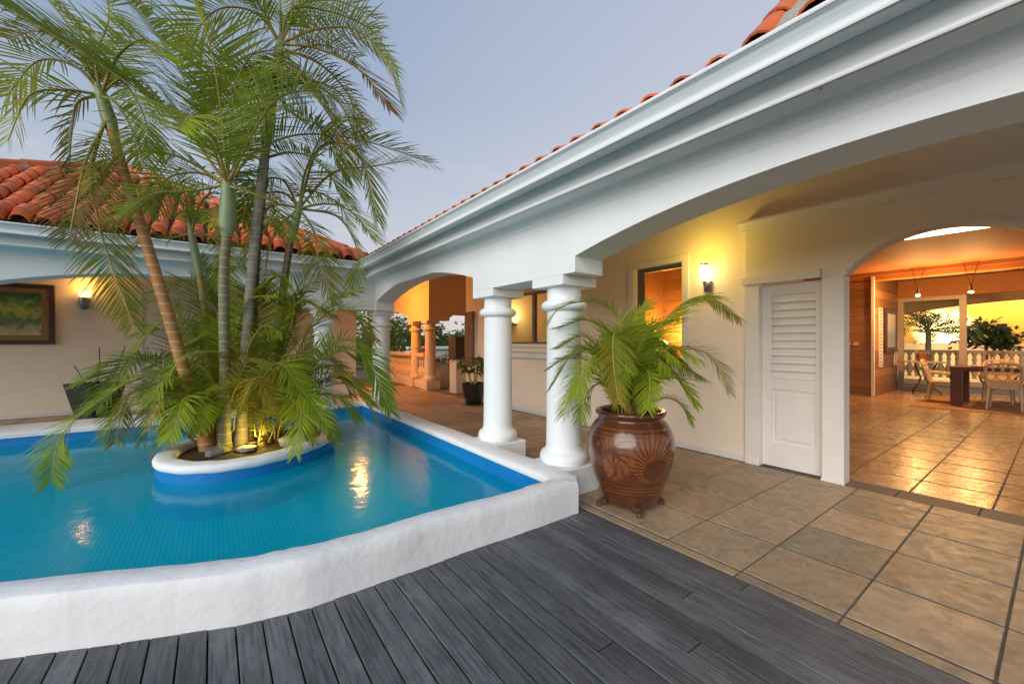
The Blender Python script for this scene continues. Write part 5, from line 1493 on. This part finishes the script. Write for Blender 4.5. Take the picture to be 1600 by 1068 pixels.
for nm, lst, base, lab in (('left', YOUNG_L, (.0,5.95,.22), 'young palm clump arching over the water at the left side of the island'),
                           ('right', YOUNG_R, (.62,5.85,.22), 'young palm clump spreading over the right side of the island')):
    t = thing('young_palm', base, lab, 'palm', 'young palms in the pool island')
    for i, (pts_, L, kd) in enumerate(lst):
        p0 = Vector(pts_[0])
        frond(t, pts_, L, kd, spacing=.024, rr=.009)
        g0 = Vector((p0.x*.4+base[0]*.6, p0.y*.4+base[1]*.6, .2))
        b = MB(); b.tube([g0, g0.lerp(p0, .5)+Vector((0,0,.05)), p0], [.016,.014,.010], 7); b.build('stem', M['gold2'], t, 60)
    for i in range(14):
        az = random.uniform(0, 6.28); ln = random.uniform(.5, .95)
        hd = Vector((math.cos(az), math.sin(az), 0)); c = Vector((base[0]+hd.x*.2, base[1]+hd.y*.25, .3+random.uniform(0, .5)))
        pp = [c, c+hd*ln*.3+Vector((0,0,ln*.55)), c+hd*ln*.75+Vector((0,0,ln*.6)), c+hd*ln*1.0+Vector((0,0,ln*.25))]
        frond(t, pp, random.uniform(.2, .3), random.choice('gdyg'), spacing=.026, rr=.008)

# stump, rocks and the little uplight in the bed
st = part('palm_stump', lambda b: b.tube([(.47,5.66,.2),(.48,5.66,.34),(.50,5.65,.46)], [.058,.050,.047], 12), M['gold2'], None, 60)
tag(st, 'short cut palm stump lit yellow in the island bed', 'stump')
def rock(loc, r, label, m, sq=.6):
    b = MB(); prof = []
    n, h = 12, 7; vs = []; fs = []
    rnd = random.Random(hash(label) % 1000 if False else len(label)*7)
    for i in range(h):
        ph = math.pi*i/(h-1)
        for k in range(n):
            q = 2*math.pi*k/n; rr = r*rnd.uniform(.82, 1.15)
            vs.append((loc[0]+rr*math.sin(ph)*math.cos(q)*1.2, loc[1]+rr*math.sin(ph)*math.sin(q), loc[2]+r*sq*math.cos(ph)*rnd.uniform(.9, 1.1)))
    for i in range(h-1):
        for k in range(n): fs.append((i*n+k, (i+1)*n+k, (i+1)*n+(k+1) % n, i*n+(k+1) % n))
    b.add(vs, fs)
    o = b.build('rock', M[m], None, 35); tag(o, label, 'rock', 'rocks in the island bed')
rock((.03,5.44,.265), .10, 'rough grey rock on the island rim at the foot of the golden trunk', 'stone')
rock((.30,5.44,.255), .09, 'flat pale rock beside the lit trunks in the island', 'pale_stone', .4)
rock((.80,5.52,.26), .16, 'large pale rock at the right side of the island bed', 'pale_stone', .5)
rock((.98,5.95,.30), .15, 'dark grey rock at the far right of the island bed', 'stone')
upl = thing('garden_uplight', (.36,5.50,.24), 'small garden uplight glowing between the palm trunks', 'lamp')
part('housing', lambda b: b.lathe([(.035,.22),(.04,.30),(.03,.30)], 12, (.36,5.52,0)), M['iron'], upl)
part('lens', lambda b: b.lathe([(0,.296),(.03,.297)], 12, (.36,5.52,0)), M['lamp_hot'], upl)
point_light('uplight_light', (.36,5.48,.38), LP['island'], (1.0,.74,.12), .05, upl)

# ================================================================ URN WITH PALM
PC = (3.01, 2.31)
urn = thing('urn', (PC[0], PC[1], 0), 'large brown glazed urn with incised leaf pattern on small feet', 'urn')
def urn_mat():
    m, nt, bs = nodes_of('brown_glaze')
    tc = nt.nodes.new('ShaderNodeTexCoord')
    v = coords(nt)
    n = noise(nt, v, 5, 6, .6, .5)
    dark = ramp(nt, n, [(.3, (.060,.017,.007)), (.7, (.145,.044,.013))])
    light = ramp(nt, noise(nt, v, 14, 4), [(.3, (.36,.12,.03)), (.7, (.26,.08,.02))])
    # polar coordinates round the two flower centres on the shoulder
    sep = nt.nodes.new('ShaderNodeSeparateXYZ'); nt.links.new(v, sep.inputs[0])
    def mth(op, a, b=None, c=None):
        k = nt.nodes.new('ShaderNodeMath'); k.operation = op
        for i, q in enumerate((a, b, c)):
            if q is None: continue
            if isinstance(q, (int, float)): k.inputs[i].default_value = q
            else: nt.links.new(q, k.inputs[i])
        return k.outputs[0]
    ang = mth('ARCTAN2', mth('SUBTRACT', sep.outputs[1], PC[1]), mth('SUBTRACT', sep.outputs[0], PC[0]))
    z = sep.outputs[2]
    wob = noise(nt, v, 9, 3)
    fac = None
    for a0, z0, rad, ph, cnt in ((R(-112), .44, .20, .0, 27), (R(-168), .53, .16, 2.2, 15), (R(-160), .40, .10, -1.2, 11), (R(0), .45, .2, 0, 24), (R(90), .45, .2, 0, 24)):
        du = mth('MULTIPLY', mth('SUBTRACT', ang, a0), .36); dv = mth('SUBTRACT', z, z0)
        r = mth('ADD', mth('SQRT', mth('ADD', mth('MULTIPLY', du, du), mth('MULTIPLY', dv, dv))), mth('MULTIPLY_ADD', wob, .09, -.045))
        th = mth('ARCTAN2', dv, du)
        tw = mth('ADD', mth('MULTIPLY', th, cnt), mth('MULTIPLY', r, 38.0))
        pet = mth('GREATER_THAN', mth('SINE', tw), -.25)
        ins = mth('LESS_THAN', r, mth('ADD', rad, mth('MULTIPLY', mth('SINE', mth('ADD', mth('MULTIPLY', th, 1.0), ph)), rad*.28)))
        out = mth('GREATER_THAN', r, mth('ADD', rad*.46, mth('MULTIPLY', mth('SINE', mth('ADD', th, 2.6)), rad*.22)))
        f = mth('MULTIPLY', mth('MULTIPLY', pet, ins), out)
        
        fac = f if fac is None else mth('MAXIMUM', fac, f)
    for zz in (.185, .215, .245, .655, .685, .72):
        band = mth('LESS_THAN', mth('ABSOLUTE', mth('SUBTRACT', z, zz)), .006)
        fac = mth('MAXIMUM', fac, mth('MULTIPLY', band, .75))
    c = mixc(nt, dark, light, mth('MULTIPLY', fac, .48))
    nt.links.new(c, bs.inputs['Base Color'])
    bs.inputs['Roughness'].default_value = .22
    bs.inputs['Coat Weight'].default_value = .5; bs.inputs['Coat Roughness'].default_value = .1
    bump(nt, bs, mixc(nt, mixc(nt, (.5,.5,.5), (.3,.3,.3), fac), noise(nt, v, 12, 5), .35), .35, .01)
    return m
uprof = [(.0,.055),(.225,.055),(.238,.07),(.262,.13),(.315,.26),(.352,.38),(.372,.48),(.376,.55),(.368,.62),(.345,.69),(.31,.745),(.285,.768),(.278,.785),(.285,.80),(.302,.812),(.308,.83),(.302,.846),(.285,.852),(.262,.846),(.255,.82),(.255,.74)]
part('body', lambda b: b.lathe(uprof, 64, (PC[0], PC[1], 0), cap=False), urn_mat(), urn, 60)
part('soil', lambda b: b.lathe([(0,.79),(.255,.785)], 32, (PC[0], PC[1], 0)), M['soil'], urn)
for a in (R(-128), R(-35), R(60), R(150)):
    x, y = PC[0]+.235*math.cos(a), PC[1]+.235*math.sin(a)
    part('foot', lambda b: (b.box(x-.035, x+.035, y-.035, y+.035, .022, .07, .012), b.tube([(x+.05*math.cos(a), y+.05*math.sin(a), .0), (x+.05*math.cos(a), y+.05*math.sin(a), .045)], [.026,.022], 8)), M['iron'], urn)
random.seed(77)
up = thing('urn_palm', (PC[0], PC[1], .79), 'bushy bright green areca palm growing out of the brown urn', 'potted palm')
for pts_, L, kd in POT_PALM:
    frond(up, pts_, L, kd, spacing=.015, wid=.0105, rr=.007)
    p0 = Vector(pts_[0]); g0 = Vector((PC[0]+random.uniform(-.1, .1), PC[1]+random.uniform(-.1, .1), .77))
    b = MB(); b.tube([g0, g0.lerp(p0, .5), p0], [.011,.010,.008], 6); b.build('stem', M['gold2'], up, 60)
for i in range(16):
    az = random.uniform(0, 6.28); ln = random.uniform(.4, .75)
    hd = Vector((math.cos(az), math.sin(az), 0)); c = Vector((PC[0]+hd.x*.1, PC[1]+hd.y*.1, .78))
    pp = [c, c+hd*ln*.18+Vector((0,0,ln*.75)), c+hd*ln*.5+Vector((0,0,ln*1.12)), c+hd*ln*.9+Vector((0,0,ln*.95))]
    frond(up, pp, random.uniform(.16, .22), random.choice('ldlg'), spacing=.016, wid=.010, rr=.006)

# ================================================================ TREES BEYOND
def leafy_tree(loc, h, rad, label, group, n=1500, m='tree_leaf', ls=.22, trunk_r=.16, seed=1, name='tree', cat='tree'):
    rnd = random.Random(seed)
    t = thing(name, loc, label, cat, group)
    top = Vector((loc[0], loc[1], loc[2]+h))
    cl = []
    for i in range(34):
        a = rnd.uniform(0, 6.28); ph = math.acos(rnd.uniform(-.75, 1)); q = rnd.uniform(.45, 1)
        cl.append(top+Vector((rad[0]*q*math.sin(ph)*math.cos(a), rad[0]*q*math.sin(ph)*math.sin(a), rad[1]*q*math.cos(ph))))
    tb_ = MB()
    tb_.tube([Vector(loc)-Vector((0,0,.3)), Vector(loc)+Vector((.1,0,h*.4)), top-Vector((0,0,rad[1]*.4))], [trunk_r, trunk_r*.8, trunk_r*.4], 9)
    for c in cl[:9]:
        s = top-Vector((0,0,rad[1]*.5)); tb_.tube([s, s.lerp(c, .5)+Vector((0,0,.1)), c], [trunk_r*.35, trunk_r*.22, trunk_r*.08], 6)
    tb_.build('trunk', M['bark_dark'], t, 60)
    b = MB()
    for i in range(n):
        c = cl[i % len(cl)]; cr = min(rad)*.42
        p = c+Vector((rnd.gauss(0, cr*.5), rnd.gauss(0, cr*.5), rnd.gauss(0, cr*.38)))
        d = Vector((rnd.uniform(-1, 1), rnd.uniform(-1, 1), rnd.uniform(-.7, .5))).normalized()
        s = d.cross(Vector((rnd.uniform(-1, 1), rnd.uniform(-1, 1), 1))).normalized()
        l = ls*rnd.uniform(.6, 1.3); w = l*.45
        b.add([p, p+d*l*.5+s*w*.5, p+d*l, p+d*l*.5-s*w*.5], [(0,1,2,3)])
    b.build('crown', M[m], t)
    return t
leafy_tree((7.2,20.5,-.5), 2.0, (1.7,1.5), 'light green bush just outside the balustrade beside the corner column', 'garden trees', 2200, 'tree_leaf_light', .26, .1, 1, 'bush', 'bush')
leafy_tree((4.2,18.6,-.5), 1.9, (1.3,1.9), 'light green bush seen between the two far white columns', 'garden trees', 2000, 'tree_leaf_light', .24, .1, 2, 'bush', 'bush')
for i, (x, y, h, r, lab) in enumerate((
    (12.5, 33, 1.2, 2.5, 'round dark tree beyond the balustrade, left of the apricot columns'),
    (16.5, 35, 1.3, 2.5, 'dark tree seen between the apricot columns'),
    (21, 36, 1.4, 2.7, 'dark tree seen right of the apricot columns'),
    (19.5, 29, 1.0, 1.8, 'low dark tree directly behind the white planter'),
    (9.0, 38, 1.3, 2.6, 'dark tree behind the light green bush'))):
    leafy_tree((x, y, -.6), h, (r, r*.8), lab, 'garden trees', 3600, 'tree_leaf', .46, .2, 10+i)
fw = thing('far_house', (12.5,25.5,-.6), 'low white flat roofed house beyond the balustrade', 'house')
part('wall', lambda b: b.box(10.5, 15.5, 25.5, 28, -.6, .95), M['far_white'], fw)
part('roof', lambda b: b.box(10.3, 15.7, 25.3, 28.2, .95, 1.12, .03), M['far_white'], fw)

# palms and shrubs on the sunset side
random.seed(91)
sp = thing('coconut_palm', (29,3.2,-3), 'palm tree in silhouette against the setting sun', 'palm tree')
pc = Vector((29.0, 4.1, 2.05))
part('trunk', lambda b: b.tube([(28.7,3.9,-3.5),(28.8,4.1,-.5),pc], [.18,.13,.10], 10), M['brown'], sp, 60)
for i in range(22):
    az = i*2.399; el = random.uniform(-.2, 1.1); ln = random.uniform(1.7, 2.3)
    hd = Vector((math.cos(az), math.sin(az), 0))
    pp = [pc, pc+hd*ln*.4*math.cos(el)+Vector((0,0,ln*.4*math.sin(el))), pc+hd*ln*.8*math.cos(el*.7)+Vector((0,0,ln*.5*math.sin(el))), pc+hd*ln*1.0*math.cos(el*.5)+Vector((0,0,ln*.25*math.sin(el)-.5))]
    frond(sp, pp, .55, 'k', spacing=.15, wid=.05, rr=.03)
leafy_tree((31,2.35,-3.9), 5.6, (1.0,.8), 'round tree right of the silhouetted palm on the sunset side', 'sunset trees', 900, 'dusk_leaf', .34, .15, 41)
leafy_tree((31,-.9,-4.3), 4.75, (1.3,.6), 'low shrub at the right edge of the sunset view', 'sunset trees', 900, 'dusk_leaf', .35, .12, 42, 'shrub', 'shrub')
leafy_tree((31,.4,-4.3), 4.4, (.8,.6), 'low shrub under the middle of the sunset sky', 'sunset trees', 700, 'dusk_leaf', .35, .12, 43, 'shrub', 'shrub')

# ceiling lamp of the corner lounge, above the sight line of the arch
cl_ = thing('ceiling_lamp', (3.5,12.3,3.3), 'lit ceiling lamp warming the corner terrace arcade', 'lamp')
part('rod', lambda b: b.tube([(3.5,12.3,3.05),(3.5,12.3,3.38)], .012, 8), M['iron'], cl_)
part('shade', lambda b: b.lathe([(.05,3.05),(.16,2.92),(.15,2.92)], 18, (3.5,12.3,0)), M['lamp_orange'], cl_, 40)
point_light('ceiling_lamp_light', (3.5,12.3,2.82), LP['lounge'], (1.0,.37,.06), .12, cl_)
